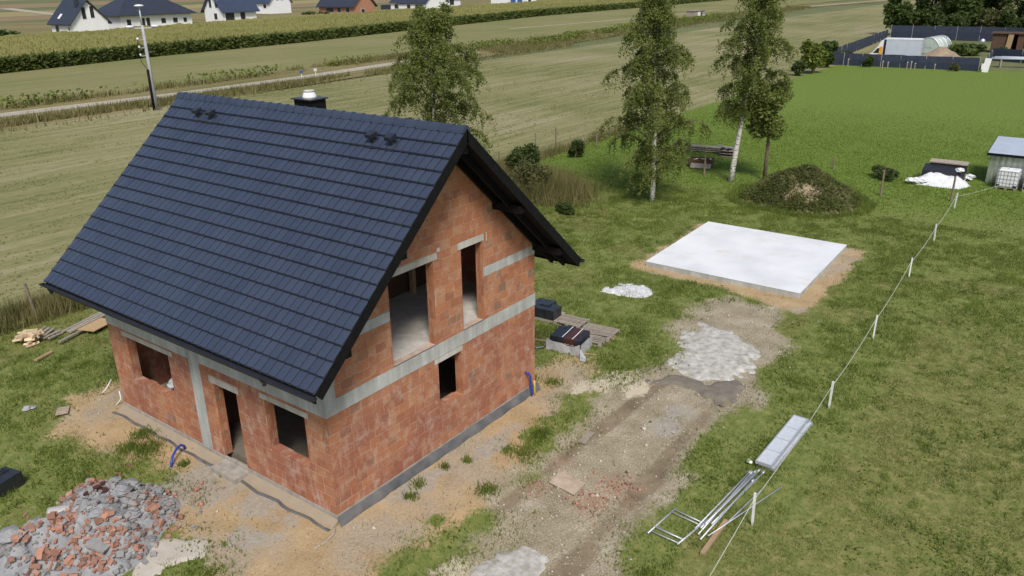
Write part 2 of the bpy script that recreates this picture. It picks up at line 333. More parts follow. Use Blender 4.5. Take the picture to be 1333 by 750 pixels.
soft = lambda poly, wd=.7, am=1.2: np.clip(.5 + (sdist(X, Y, poly) + am*nz*1.5 + .5*nf)/(2*wd), 0, 1)
a_soil = np.maximum(soft(SOIL, .95, 1.6), soft(SLABSAND, .35, .35)); a_grav = soft(DRIVE, .8, 1.5)
mid = np.clip(1-np.abs(Y+3.9)/.9, 0, 1)*(X < 12)                                # grassy strip along the drive's house side
a_soil *= 1-.85*sstep(fbm(X*.7+9, Y*.7, 5), .55, .68)*sstep(-Y-.9, 0, .6)*(X > -1)*(X < 11)
a_rut = np.maximum(np.exp(-((Y+3.05-.12*np.sin(X*.4))/.32)**2), np.exp(-((Y+5.6-.02*X)/.42)**2))*a_grav*(X < 11.5)*(.85+1.2*nz)
a_dry = sstep(-Y, 7.8, 9.6)*sstep(X, 34, 18) if False else sstep(-Y, 7.9, 9.8)*(1-sstep(X, 16, 34))*.6+.0*X
a_dry = np.maximum(a_dry, (.55-.25*sstep(X, 30, 40))*sstep(fbm(X*.22, Y*.22, 6), .54, .68)); a_dry = np.maximum(a_dry, .5*(1-sstep(X, -1.5, .5))*sstep(fbm(X*.6, Y*.6, 2), .45, .6))
a_lush = sstep(X+.25*Y+8*nz, 22, 52)
a_pale = np.zeros_like(X)
for (cx, cy, rx, ry) in ((10.0,-1.7,.8,.45),(11.0,-2.0,.55,.45),(10.4,-2.7,.7,.35),(9.3,-1.2,.6,.3),(.4,-3.4,.7,.5)):
    a_pale = np.maximum(a_pale, np.clip(1.1-np.hypot((X-cx)/rx, (Y-cy)/ry)*.75+nf*1.3, 0, 1))
a_grey = np.zeros_like(X)
for (cx, cy, rx, ry) in ((-1.0,4.2,1.3,1.2),(-.6,2.4,.8,1.2),(9.3,-4.6,1.0,.5),(5.2,-.9,1.3,.4),(2.3,-.55,1.4,.35),(-1.7,1.2,.5,.8)):
    a_grey = np.maximum(a_grey, np.clip(.95-np.hypot((X-cx)/rx, (Y-cy)/ry)*.55+nf*1.0, 0, 1))
a_red = np.zeros_like(X)
for (cx, cy, r) in ((4.5,-4.6,.6),(5.4,-4.9,.7),(4.1,-3.2,.4),(5.4,-3.1,.5)): a_red = np.maximum(a_red, np.clip(1-np.hypot(X-cx, Y-cy)/r, 0, 1))
Z = .05*nz + .03*nf - .05*np.clip(a_rut, 0, 1) + .10*sstep(np.abs(nf), .1, .3)*0
Z *= 1-np.exp(-np.clip(-sdist(X, Y, [(0,0),(W,0),(W,L),(0,L)]), 0, 9)/.4)*.7
Z *= sstep(-sdist(X, Y, [(21.3,-4.6),(29.05,-4.6),(29.05,2.95),(21.3,2.95)]), -.2, .5)
nx, ny = X.shape; idx = np.arange(nx*ny).reshape(nx, ny)
faces = np.stack([idx[:-1,:-1], idx[1:,:-1], idx[1:,1:], idx[:-1,1:]], -1).reshape(-1, 4)
vco = np.stack([X, Y, Z], -1).reshape(-1, 3); att = dict(soil=a_soil, grav=a_grav, rut=np.clip(a_rut,0,1), dry=a_dry, lush=a_lush, pale=a_pale, grey=a_grey, red=a_red)
fa = lambda a: a.reshape(-1)[faces].mean(1)
cls = np.where(fa(a_grav) > .5, 2, np.where(fa(a_soil) > .5, 1, 0))
for k, nm in enumerate(('lawn', 'bare_soil', 'gravel_driveway')):
    fs = faces[cls == k]; used, inv = np.unique(fs, return_inverse=True); me = np_mesh(nm, vco[used], inv.reshape(-1, 4))
    for an, av in att.items(): me.attributes.new(an, 'FLOAT', 'POINT').data.foreach_set('value', av.reshape(-1)[used].astype(np.float32))
    tag(obj(nm, me, M['ground'], smooth=True), kind='structure')
def sheet(name, pts, z, m):
    MBx = MB(); MBx.add([(x, y, z) for x, y in pts], [tuple(range(len(pts)))]); o = MBx.build(name, m); return tag(o, kind='structure')
sheet('ground', [(-400,-600),(3500,-600),(3500,3500),(-400,3500)], -.13, M['fargreen'])
sheet('meadow', [(-80,20.4),(460,20.4),(460,75),(-80,69.5)], -.02, M['meadow'])
vline = lambda x: 69.3 + .085*max(0, x-25) - (0 if x < 120 else .06*(x-120))
sheet('verge', [(-80,69),(40,70),(100,75.3),(180,83),(330,92),(460,72),(460,88),(330,106),(180,97),(100,91),(40,88),(-80,88)], -.008, M['verge'])
sheet('mown_strip', [(-80,86),(40,87),(100,90),(180,96.5),(330,105),(560,100),(560,190),(330,158),(227,153),(107,133),(75,131),(40,125),(-80,112)], -.001, M['meadow2'])
TRK = [(-60,82.5),(0,81.5),(30,79.6),(45,78.6),(65,79.2),(84,81.4),(108,82.8)]
n = len(TRK); sheet('track', [(x, y-1.5) for x, y in TRK] + [(x, y+1.5) for x, y in TRK[::-1]], .012, M['track'])
TR2 = [(194,96),(250,98),(310,97),(430,86),(560,78)]
sheet('track', [(x, y-1.2) for x, y in TR2] + [(x, y+1.2) for x, y in TR2[::-1]], .012, M['track'])
sheet('farm_lane', [(168,119),(240,113),(300,116),(300,117.2),(240,114.4),(168,120.2)], .012, M['track'])
sheet('neighbour_yard', [(116,-40),(190,-40),(190,27),(116,21)], -.03, M['fargreen'])
sheet('house_plots', [(60,176),(420,196),(420,330),(60,300)], -.05, M['verge'])
yy = 305
for i, (d, m_) in enumerate(((40,'fargreen'),(45,'farbrown'),(70,'farstraw'),(60,'fargreen'),(120,'farbrown'),(150,'fargreen'),(300,'farstraw'))):
    sheet('field', [(-100,yy-30),(1500,yy+60),(1500,yy+d+60),(-100,yy+d-30)], -.10+.008*i, M[m_]); yy += d+2
sheet('lane', [(150,300),(155,300),(215,520),(207,520)], .0, M['track'])
sheet('lane', [(60,214),(104,216),(104,219.5),(60,218)], .0, M['track'])

# ---------------------------------------------------------------- the house under construction
TAN = (ZR-ZE)/(W/2+A); SLOPE = math.hypot(W/2+A, ZR-ZE); CA, SA = (W/2+A)/SLOPE, (ZR-ZE)/SLOPE
roofz = lambda x: ZE + (min(x, W-x)+A)*TAN
house = thing('brick_house', 'unfinished red clay block house with graphite tiled gable roof', 'house')
def clip_poly(poly, a, b, c):                     # keep a*u+b*v+c >= 0
    out = []
    for i in range(len(poly)):
        p, q = poly[i], poly[(i+1) % len(poly)]; dp, dq = a*p[0]+b*p[1]+c, a*q[0]+b*q[1]+c
        if dp >= 0: out.append(p)
        if dp*dq < 0: t = dp/(dp-dq); out.append((p[0]+t*(q[0]-p[0]), p[1]+t*(q[1]-p[1])))
    return out
UND = .34
def gclip(poly):
    poly = clip_poly(poly, TAN, -1, ZE+A*TAN-UND)
    return clip_poly(poly, -TAN, -1, ZE+(A+W)*TAN-UND) if poly else poly
def sub(rects, ex):
    out = []
    for (u0, u1, v0, v1) in rects:
        a0, a1, b0, b1 = ex
        if u1 <= a0 or u0 >= a1 or v1 <= b0 or v0 >= b1: out.append((u0, u1, v0, v1)); continue
        if u0 < a0: out.append((u0, a0, v0, v1))
        if u1 > a1: out.append((a1, u1, v0, v1))
        m0, m1 = max(u0, a0), min(u1, a1)
        if v0 < b0: out.append((m0, m1, v0, b0))
        if v1 > b1: out.append((m0, m1, b1, v1))
    return out
Z0, ZB, ZT = .25, 3.0, 3.39
GO = [(3.95,4.97,1.44,2.83),(2.28,3.97,ZT,5.81),(5.08,6.05,ZT,5.81)]                            # gable openings u0,u1,v0,v1
LO = [(6.70,8.97,1.34,2.79),(3.57,4.62,Z0,2.54),(.81,2.38,1.30,2.76)]                           # eaves-side openings
GLN = [(3.83,5.0,2.83,2.97),(2.2,4.12,5.81,5.98),(4.95,6.09,5.81,6.0)]
LLN = [(6.48,9.18,2.79,2.94),(3.48,4.78,2.54,2.72),(.68,2.55,2.76,2.91)]
GBAND = [(-.01,W+.01,ZB,ZT),(.0,.32,ZT,4.72),(.32,2.28,4.70,4.97),(6.05,W+.01,4.72,4.99)]
LBAND = [(-.01,L+.01,ZB,5.2),(5.17,5.66,Z0,ZB)]
SMALL_FILL = [(4.28,4.42,5.98,6.5)]
T = .25
def to_gable(u, v, d): return (u, d, v)           # d: depth into the wall
def to_long(u, v, d): return (d, u, v)
def wall_core(name, length, z1, openings, gable):
    us = sorted({0, length} | {k for o in openings for k in o[:2]}); vs = sorted({Z0, z1} | {k for o in openings for k in o[2:]})
    mb = MB()
    for i in range(len(us)-1):
        for j in range(len(vs)-1):
            cu, cv = (us[i]+us[i+1])/2, (vs[j]+vs[j+1])/2
            if any(o[0] < cu < o[1] and o[2] < cv < o[3] for o in openings): continue
            poly = [(us[i],vs[j]),(us[i+1],vs[j]),(us[i+1],vs[j+1]),(us[i],vs[j+1])]
            if gable: poly = gclip(poly)
            if len(poly) >= 3:
                tf = to_gable if gable else to_long
                a = [tf(u, v, -.004) for u, v in poly]; mb.prism(a, Vector(tf(0,0,T+.004)))
    return mb.build(name, M['mortar'], house)
gable_wall = wall_core('gable_wall', W, 9.2, GO, True); eaves_wall = wall_core('eaves_wall', L, 5.0, LO, False)
def lay(length, z1, excl, gable, seed):
    rr = random.Random(seed); out = []; bl, j = .373, .012; z = Z0; row = 0
    while z < z1-.02:
        zt = min(z+.25, z1); u = -bl*(.5 if row % 2 else 0) - rr.random()*.04
        while u < length:
            l = bl if rr.random() > .12 else rr.choice((.18,.25,.30))
            rects = [(max(0, u), min(length, u+l), z, zt)]
            for e in excl: rects = sub(rects, e)
            for r in rects:
                if r[1]-r[0] > .03 and r[3]-r[2] > .03: out.append((r[0]+j/2*(r[0] > .01), r[1]-j/2*(r[1] < length-.01), r[2]+j/2, r[3]-j/2))
            u += l
        z += .25; row += 1
    return out
def proj(p):
    q = Vector(p)-CAM; d = q.dot(fwd); return 666.5+F*q.dot(rgt)/d, 375-F*q.dot(upv)/d
def area_px(ps):
    s = [proj(p) for p in ps]; return abs(sum(s[i][0]*s[(i+1) % len(s)][1]-s[(i+1) % len(s)][0]*s[i][1] for i in range(len(s))))/2
cand = []
for gable, length, z1, excl, seed in ((True, W, 9.2, GO+GLN+GBAND, 3), (False, L, 3.0, LO+LLN+LBAND, 4)):
    tf = to_gable if gable else to_long
    for r in lay(length, z1, excl, gable, seed):
        poly = [(r[0],r[2]),(r[1],r[2]),(r[1],r[3]),(r[0],r[3])]; cl = gclip(poly) if gable else poly
        if len(cl) < 3: continue
        whole = len(cl) == 4 and all(abs(a[0]-b[0])+abs(a[1]-b[1]) < 1e-6 for a, b in zip(cl, poly))
        cand.append((area_px([tf(u, v, 0) for u, v in cl]) if whole else 0, gable, cl, whole))
cand.sort(key=lambda c: -c[0])
def brick_geo(mb, gable, poly, dep):
    tf = to_gable if gable else to_long; n = len(poly); cu = sum(p[0] for p in poly)/n; cv = sum(p[1] for p in poly)/n; e = .004
    ins = lambda p: (p[0]+(e if p[0] < cu else -e), p[1]+(e if p[1] < cv else -e))
    vs = [tf(*ins(p), -dep) for p in poly] + [tf(*p, -dep+e) for p in poly] + [tf(*p, .03) for p in poly]
    fs = [tuple(range(n))] + [(i, n+i, n+(i+1) % n, (i+1) % n) for i in range(n)] + [(n+i, 2*n+i, 2*n+(i+1) % n, n+(i+1) % n) for i in range(n)]
    if not gable: fs = [f[::-1] for f in fs]
    mb.add(vs, fs)
cache = {}; rest = MB()
for k, (ar, gable, poly, whole) in enumerate(cand):
    dep = .010 + random.uniform(0, .006)
    if k < 300 and whole:
        du, dv = round(poly[1][0]-poly[0][0], 3), round(poly[2][1]-poly[1][1], 3); key = (gable, du, dv)
        if key not in cache:
            m_ = MB(); brick_geo(m_, gable, [(0,0),(du,0),(du,dv),(0,dv)], .012); me = bpy.data.meshes.new('brick'); me.from_pydata(m_.v, [], m_.f); me.materials.append(M['brick']); cache[key] = me
        o = obj('brick', cache[key], None, gable_wall if gable else eaves_wall); dd = random.uniform(-.003, .003)
        o.location = (poly[0][0], dd, poly[0][1]) if gable else (dd, poly[0][0], poly[0][1])
    else: brick_geo(rest, gable, poly, dep)
tag(rest.build('brick_courses', M['brick'], house), kind='stuff')
def slab_part(name, rects, gable, m, proud, parent=house, dep=.03):
    for (u0, u1, v0, v1) in rects:
        mb = MB(); tf = to_gable if gable else to_long; poly = [(u0,v0),(u1,v0),(u1,v1),(u0,v1)]
        if gable: poly = gclip(poly)
        if len(poly) < 3: continue
        mb.prism([tf(u, v, -proud) for u, v in poly], Vector(tf(0,0,proud+dep))); mb.build(name, m, parent)
slab_part('lintel', GLN, True, M['lintel'], .017); slab_part('lintel', LLN, False, M['lintel'], .017)
slab_part('ring_beam', [(-.019,W+.019,ZB,ZT)], True, M['concrete'], .022); slab_part('ring_beam', [(.025,L+.02,ZB,5.0)], False, M['concrete'], .019)
slab_part('corner_column', [(-.016,.32,ZT+.002,4.9)], True, M['concrete'], .020); slab_part('concrete_column', [(5.17,5.66,Z0,ZB-.002)], False, M['concrete'], .012)
slab_part('knee_wall_beam', [(.322,2.28,4.70,4.97),(6.05,W+.005,4.72,4.99)], True, M['concrete'], .014, dep=.262)
slab_part('mortar_patch', [(4.13,4.25,5.85,6.1),(6.15,6.24,5.75,6.0)], True, M['lintel'], .013)
# ribbed block ends in the window and door reveals
def jamb_mesh(h, axis, sgn):
    mb = MB(); ds = [0,.02,.028,.072,.080,.124,.132,.176,.184,.236,.236+.01]; t0 = 0
    prof = []
    for i, (d0, d1) in enumerate(((-.010,.028),(.040,.085),(.097,.142),(.154,.199),(.211,.248))):
        for (a, b) in ((d0, d1),):
            if axis == 'x': mb.box((min(0, sgn*.016), a, 0), (max(0, sgn*.016), b, h))
            else: mb.box((a, min(0, sgn*.016), 0), (b, max(0, sgn*.016), h))
    me = bpy.data.meshes.new('jamb_block'); me.from_pydata(mb.v, [], mb.f); me.materials.append(M['brick']); return me
jc = {}
for gable, ops, wl in ((True, GO, gable_wall), (False, LO, eaves_wall)):
    for (u0, u1, v0, v1) in ops:
        for side, sg in ((u0, 1), (u1, -1)):
            v = v0
            while v < v1-.02:
                h = min(.243, v1-v-.005); k = (gable, round(h, 3), sg)
                if k not in jc: jc[k] = jamb_mesh(h, 'x' if gable else 'y', sg)
                o = obj('jamb_block', jc[k], None, wl); o.location = (side, 0, v) if gable else (0, side, v); v += .25
# sills of broken blocks, thresholds
for (u0, u1, v0, v1), gable in ((GO[0], True), (LO[0], False), (LO[2], False)):
    u = u0+.02; rr = random.Random(int(u0*100))
    while u < u1-.1:
        l = min(rr.uniform(.22, .36), u1-.02-u); h = rr.uniform(.0, .045); mb = MB(); a, b = (u, -.011, v0-.02), (u+l-.012, .245, v0+.012+h)
        if gable: mb.box(a, b)
        else: mb.box((a[1], a[0], a[2]), (b[1], b[0], b[2]))
        mb.build('sill_block', M['brick'], house); u += l
MB().box((-.5,3.5,.0),(.02,4.62,.15)).build('door_step', M['plinth'], house)
# other walls, floors, partitions
mb = MB().prism([(W-T,T,Z0),(W-.003,T,Z0),(W-.003,T,5.0),(W-T,T,5.0)], (0,L-2*T,0)); mb.build('rear_eaves_wall', M['brick'], house)
gp_ = gclip([(0,Z0),(W,Z0),(W,9.2),(0,9.2)]); MB().prism([(u, L-T, v) for u, v in gp_], (0,T-.002,0)).build('rear_gable_wall', M['brick'], house)
MB().box((T+.004,T+.004,.05),(W-T-.004,L-T-.004,.25)).build('ground_floor', M['mud'], house)
MB().box((.03,.03,3.05),(W-.03,L-.03,ZT-.004)).build('upper_floor', M['floor'], house)
MB().box((T,5.9,.255),(W-T,6.02,3.04)).build('partition_wall', M['brownboard'], house)
MB().box((.9,3.42,ZT),(W-.9,3.54,6.1)).build('partition_wall', M['brownboard'], house)
MB().box((6.35,3.1,ZT),(6.5,3.25,6.1)).build('timber_post', M['wood'], house)
# plinth
MB().box((-.03,-.03,-.1),(W+.03,.03,.246)).box((-.03,.03,-.1),(.03,L+.03,.244)).build('plinth', M['plinth'], house)
for pth in ([(-.06,-.06,0),(W+.06,-.06,0)], [(-.06,-.06,0),(-.06,L+.06,0)]):
    (x0,y0,_),(x1,y1,_) = pth; mb = MB()
    if x1 > x0+1: N = 40; pts = [(x0+(x1-x0)*i/N, y0) for i in range(N+1)]; o_ = (0,-1)
    else: N = 40; pts = [(x0, y0+(y1-y0)*i/N) for i in range(N+1)]; o_ = (-1,0)
    vs = []
    for i, (x, y) in enumerate(pts):
        j1 = .03*math.sin(i*1.3)+random.uniform(-.02,.02)
        prf = ((0,.23+.3*j1),(.05,.19+.3*j1),(.12+.6*j1,.02),(.14+.6*j1,-.06)) if o_[0] == 0 else ((.22+j1,-.02),(.25+j1,.04),(.31+j1,.035),(.34+j1,-.06))
        vs += [(x+o_[0]*a_, y+o_[1]*a_, z_) for a_, z_ in prf]
    fs = [(4*i+k, 4*i+k+1, 4*i+5+k, 4*i+4+k) for i in range(N) for k in range(3)]
    mb.add(vs, fs).build('membrane_strip', M['bitumen'], house, True)
MB().prism([(-.03,-.06,.14),(-.26,-.06,.0),(-.26,-.06,-.05),(-.03,-.06,-.05)], (0,L+.1,0)).build('plinth_skirt', M['skirt'], house)
# roof: deck, soffit, tiles, ridge caps, verge boards, gutter, purlins, vents
def rp(x_side, s, y, h=0):                        # point on a slope: s metres up from the eave, h above the tile plane
    x = -A + s*CA - h*SA; z = ZE + s*SA + h*CA
    return (x if x_side < 0 else W-x, y, z)
roof = MB()
for sd in (-1, 1):
    a = [rp(sd, s, -B1+.02, h) for s, h in ((.04,-.05),(SLOPE,-.05),(SLOPE,-.20),(.04,-.20))]
    roof.prism(a if sd > 0 else a[::-1], (0, L+B1+B2-.04, 0))
roof = roof.build('roof', M['black'], house)
NC, NR = 46, 18; TW = (L+B1+B2)/NC; EX = .393
def tile_mesh(ex):
    mb = MB(); us = [0, .020, .034, TW*.5, TW-.012, TW]; zs = [-.016, -.016, .003, .011, .004, .000]; n = len(us)
    sc = lambda u: -.012-.012*math.sin(math.pi*min(max((u-.02)/(TW-.02), 0), 1))
    v = [(u, sc(u)+.030, z+.054) for u, z in zip(us, zs)] + [(u, ex+.01, z-.004) for u, z in zip(us, zs)] + [(u, sc(u)+.004, z+.030) for u, z in zip(us, zs)] + [(u, sc(u)+.02, -.03) for u in us]
    f = [(i, i+1, n+i+1, n+i) for i in range(n-1)] + [(2*n+i, 2*n+i+1, i+1, i) for i in range(n-1)] + [(3*n+i, 3*n+i+1, 2*n+i+1, 2*n+i) for i in range(n-1)] + [(3*n, 2*n, 0, n), (4*n-1, 2*n-1, n-1, 3*n-1)]
    mb.add(v, f); me = bpy.data.meshes.new('roof_tile'); me.from_pydata(mb.v, [], mb.f); me.materials.append(M['tile']); me.materials.append(M['tileshade'])
    for i in [0]+list(range(n-1, 3*n-3)): me.polygons[i].material_index = 1  # groove, nose and front faces get the painted shade colour
    return me
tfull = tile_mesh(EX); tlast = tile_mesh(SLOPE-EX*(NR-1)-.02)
Rl = Matrix(((0, CA, -SA, -A), (-1, 0, 0, 0), (0, SA, CA, ZE), (0, 0, 0, 1)))      # tile x runs towards -y
Rr = Matrix(((0, -CA, SA, W+A), (1, 0, 0, 0), (0, SA, CA, ZE), (0, 0, 0, 1)))
tl = []
for r in range(NR):
    for c in range(NC):
        for sd in (-1, 1):
            y0 = L+B2-c*TW if sd < 0 else -B1+c*TW
            ar = area_px([rp(-1, r*EX+s, y0-t*TW) for s, t in ((0,0),(EX,0),(EX,1),(0,1))]) if sd < 0 else 0
            tl.append((ar, sd, r, y0))
tl.sort(key=lambda t: -t[0]); tv = []; tf_ = []; tmi = []
for k, (ar, sd, r, y0) in enumerate(tl):
    me = tlast if r == NR-1 else tfull; m4 = (Rl if sd < 0 else Rr).copy(); j = random.uniform(-.003, .003)
    p = rp(sd, r*EX, y0, j); m4.translation = Vector(p)
    if k < 300:
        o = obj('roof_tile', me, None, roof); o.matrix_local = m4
    else:
        b0 = len(tv); tv += [tuple(m4 @ v.co) for v in me.vertices]; tf_ += [tuple(i+b0 for i in q.vertices) for q in me.polygons]; tmi += [q.material_index for q in me.polygons]
mm = MB(); mm.v = tv; mm.f = tf_; tc_ = tag(mm.build('tile_courses', M['tile'], house), kind='stuff'); tc_.data.materials.append(M['tileshade']); tc_.data.polygons.foreach_set('material_index', tmi)
# ridge caps
NCAP = 31; cl = (L+B1+B2)/NCAP
cap = MB(); prof = [(-.15,-.115),(-.125,-.04),(-.07,.035),(0,.062),(.07,.035),(.125,-.04),(.15,-.115)]
cap.add([(x, 0, z+.018) for x, z in prof] + [(x, .05, z+.018) for x, z in prof] + [(x*.93, .055, z) for x, z in prof] + [(x*.93, cl+.02, z-.004) for x, z in prof],
        [(7*j+i, 7*j+i+1, 7*j+8+i, 7*j+7+i) for j in range(3) for i in range(6)] + [tuple(range(6,-1,-1))])
cm = bpy.data.meshes.new('ridge_cap'); cm.from_pydata(cap.v, [], [f[::-1] for f in cap.f]); cm.materials.append(M['tile'])
for i in range(NCAP): o = obj('ridge_cap', cm, None, roof); o.location = (W/2, -B1+i*cl, ZR+.03)
for sd in (-1, 1):
    for y, d in ((-B1-.022, .04), (L+B2-.018, .04)):
        a = [rp(sd, s, y, h) for s, h in ((-.01,.005),(SLOPE+.02,.005),(SLOPE-.19,-.25),(-.01,-.25))]
        MB().prism(a if sd > 0 else a[::-1], (0, d, 0)).build('verge_board', M['black'], roof)
    # inner rafter of the overhang
    for y in (-.62, -.18):
        a = [rp(sd, s, y, h) for s, h in ((.05,-.201),(SLOPE-.3,-.201),(SLOPE-.45,-.36),(.05,-.36))]
        MB().prism(a if sd > 0 else a[::-1], (0, .09, 0)).build('rafter', M['black'], roof)
    pr = [(.075*math.cos(t), .075*math.sin(t)) for t in [math.pi*(1+k/8) for k in range(9)]]
    gxx = -A-.075 if sd < 0 else W+A+.075; gz = ZE-.055; pr2 = pr + [(.07*k[0]/.075, .07*k[1]/.075) for k in pr[::-1]]
    gut = MB().prism([(gxx+x, -B1-.06, gz+z) for x, z in pr2], (0, L+B1+B2+.12, 0)).build('gutter', M['gutter'], roof)
    bead = MB().tube([(gxx-sd*-1*0 + (.075 if sd > 0 else -.075), -B1-.06, gz), (gxx+(.075 if sd > 0 else -.075), L+B2+.06, gz)], .012, 6).build('gutter_bead', M['gutter'], gut)
    for ye in (-B1-.06, L+B2+.045): MB().prism([(gxx+x, ye, gz+z) for x, z in pr], (0, .015, 0)).build('end_cap', M['gutter'], gut)
    for yy_ in (.62, L+.6): MB().lathe((gxx, yy_, gz-.20), [(.05,0),(.05,.06),(.085,.12),(.09,.14)], 10).build('gutter_outlet', M['gutter'], gut)
    fx = -A+.025 if sd < 0 else W+A-.025
    MB().box((fx-.012,-B1+.03,ZE-.25),(fx+.012,L+B2-.03,ZE-.045)).build('fascia_board', M['black'], roof)
for x in (.02, 1.95, W-1.95, W-.02):
    zt = roofz(x)-.30; MB().box((x-.10,-.98,zt-.24),(x+.10,.3,zt-.02)).build('purlin', M['black'], roof)
MB().box((W/2-.1,-.98,ZR-.60),(W/2+.1,.3,ZR-.36)).build('purlin', M['black'], roof)
for y in (9.25, 8.55, 1.62, .94):                  # hooded pipe vents in the tile field
    v = MB().obox(rp(-1, 6.42, y, .02), (.34,.26,.03), Matrix.Rotation(-math.atan(TAN), 3, 'Y')).build('roof_vent', M['blackplastic'], roof)
    p = Vector(rp(-1, 6.45, y, .02)); MB().tube([p, p+Vector((-.05,0,.16))], [.07,.075], 10).build('vent_pipe', M['blackplastic'], v)
    MB().obox(p+Vector((-.055,0,.2)), (.24,.22,.10), Matrix.Rotation(-.35, 3, 'Y')).build('vent_hood', M['blackplastic'], v)
# chimney on the far slope
cx, cy = 4.85, 5.3
ch = MB().box((cx-.28,cy-.36,8.0),(cx+.28,cy+.36,9.47)).build('chimney', M['black'], house)
MB().box((cx-.34,cy-.42,9.472),(cx+.34,cy+.42,9.505)).build('chimney_cap', M['gutter'], ch)
MB().lathe((cx,cy,9.505), [(.22,0),(.20,.05),(.16,.15),(.15,.16)], 16).build('chimney_pot', M['white'], ch, True)
MB().lathe((cx,cy,9.668), [(.13,0),(.16,.015),(.16,.04),(.12,.06)], 16).build('pot_lid', M['lintel'], ch, True)
# blue and yellow conduits at the far end of the gable
tag(MB().tube([(8.0,-.03,.86),(8.05,-.12,.84),(8.10,-.17,.7),(8.14,-.16,.45),(8.13,-.20,.2),(8.12,-.2,-.05)], .035, 8).build('conduit', M['blue'], None, True), 'blue conduit curving out of the gable wall near its far corner', 'conduit')
tag(MB().tube([(8.27,-.2,.5),(8.25,-.22,.3),(8.22,-.25,-.05)], .035, 8).build('conduit', M['yellow'], None, True), 'short yellow pipe standing beside the blue conduit at the gable', 'conduit')
tag(MB().tube([(-1.02,5.72,-.02),(-.98,5.76,.12),(-.85,5.86,.22),(-.62,6.02,.28),(-.42,6.14,.25),(-.30,6.2,.14),(-.26,6.23,-.02)], .035, 8).build('hose', M['blue'], None, True), 'blue hose looping out of the sand near the doorway', 'hose')
tag(MB().tube([(.05,11.55,.02),(.0,11.35,.12),(.1,11.2,.3),(.35,11.3,.48)], .02, 6).build('cable', M['white'], None, True), 'white cable arching up from soil at the far corner', 'cable')
tag(MB().tube([(-.1,10.35,.02),(.08,10.3,.2),(.05,10.25,.5)], .02, 6).build('cable', M['white'], None, True), 'short white cable standing against the house corner', 'cable')
tag(MB().tube([(-.25,-.2,.12),(-.4,-.28,.05),(-.7,-.3,.02),(-1.0,-.28,.02)], .012, 6).build('cable', M['pvc'], None, True), 'pale cable running from the near house corner onto sand', 'cable')
# things seen through the left window
b_ = MB()
for i in range(14): b_.rock((.42+.5*random.random(), 6.8+i*.10, 1.12+.2*random.random()), .16, i, .7)
tag(b_.build('plastic_bag', M['foil'], None, False), 'crumpled clear plastic bags behind the left window', 'bag')
tag(MB().rock((.48,6.98,1.22), .24, 41, 1.0).rock((.55,7.5,1.15), .2, 42, 1.0).build('plastic_sack', M['blue'], None, True), 'blue plastic sack inside the left window', 'sack')
tag(MB().obox((1.25,7.6,1.45), (.5,.6,.5), Matrix.Rotation(.5, 3, 'Z') @ Matrix.Rotation(.4, 3, 'X')).build('cardboard_box', M['card']), 'brown cardboard box on bags inside the left window', 'box')
tag(MB().box((.4,6.3,.25),(1.8,8.9,.85)).build('sheet_stack', M['greywood']), 'low stack of boards inside the left window', 'board stack')

# ---------------------------------------------------------------- slab, earth mound, spills
def lump(name, poly, h, m, s=.12, edge=.4, rough=.5, nscale=2.2, seed=0, parent=None, base=-.05, label=None, cat=None, flat=False):
    P = np.array(poly); x = np.arange(P[:,0].min()-.3, P[:,0].max()+.3, s); y = np.arange(P[:,1].min()-.3, P[:,1].max()+.3, s)
    Xx, Yy = np.meshgrid(x, y, indexing='ij'); d = sdist(Xx, Yy, poly) + (edge*.7*(fbm(Xx*1.3, Yy*1.3, seed)-.5) if not flat else 1.7*(fbm(Xx*1.1, Yy*1.1, seed)-.5)+.6*(fbm(Xx*4, Yy*4, seed+1)-.5))
    q = 1-np.exp(-np.clip(d, 0, None)/edge) if flat else np.clip(d/d.max(), 0, 1)**.85
    z = np.where(d > 0, h*q*(1-rough*.5+rough*fbm(Xx*nscale, Yy*nscale, seed+2)), base*np.clip(-d/.15, 0, 1))
    ix = np.arange(z.size).reshape(z.shape); fs = np.stack([ix[:-1,:-1], ix[1:,:-1], ix[1:,1:], ix[:-1,1:]], -1).reshape(-1, 4)
    keep = (d.reshape(-1)[fs] > -.12).any(1); fs = fs[keep]; us, inv = np.unique(fs, return_inverse=True)
    me = np_mesh(name, np.stack([Xx, Yy, z], -1).reshape(-1, 3)[us], inv.reshape(-1, 4)); o = obj(name, me, m, parent, True)
    if label: tag(o, label, cat)
    zf = lambda px, py: float(z[min(max(int(round((px-x[0])/s)), 0), len(x)-1), min(max(int(round((py-y[0])/s)), 0), len(y)-1)])
    return o, zf
slab = thing('concrete_slab', 'large pale concrete slab on a bed of sand in the grass', 'slab', (25.2,-.85,0))
me = MB(); me.prism([(21.35-25.2,2.6+.85,-.1),(21.35-25.2,-4.55+.85,-.1),(29.0-25.2,-4.35+.85,-.1),(29.0-25.2,2.85+.85,-.1)], (0,0,.32)); me.build('slab_body', M['concrete'], slab)
me = MB(); me.prism([(21.34-25.2,2.61+.85,.222),(21.34-25.2,-4.56+.85,.222),(29.01-25.2,-4.36+.85,.222),(29.01-25.2,2.86+.85,.222)], (0,0,.02)); me.build('slab_top', M['slab'], slab)
lump('concrete_spill', [(16.9,-1.9),(16.3,-2.3),(15.2,-2.1),(13.2,-2.9),(12.3,-3.5),(12.2,-4.5),(12.7,-5.2),(13.7,-5.6),(14.8,-5.4),(15.3,-4.8),(15.9,-4.1),(16.5,-3.2)], .09, M['lime'], .1, .25, .9, 3, 1, label='broad pale patch of dried concrete at the end of the driveway', cat='concrete spill', flat=True)
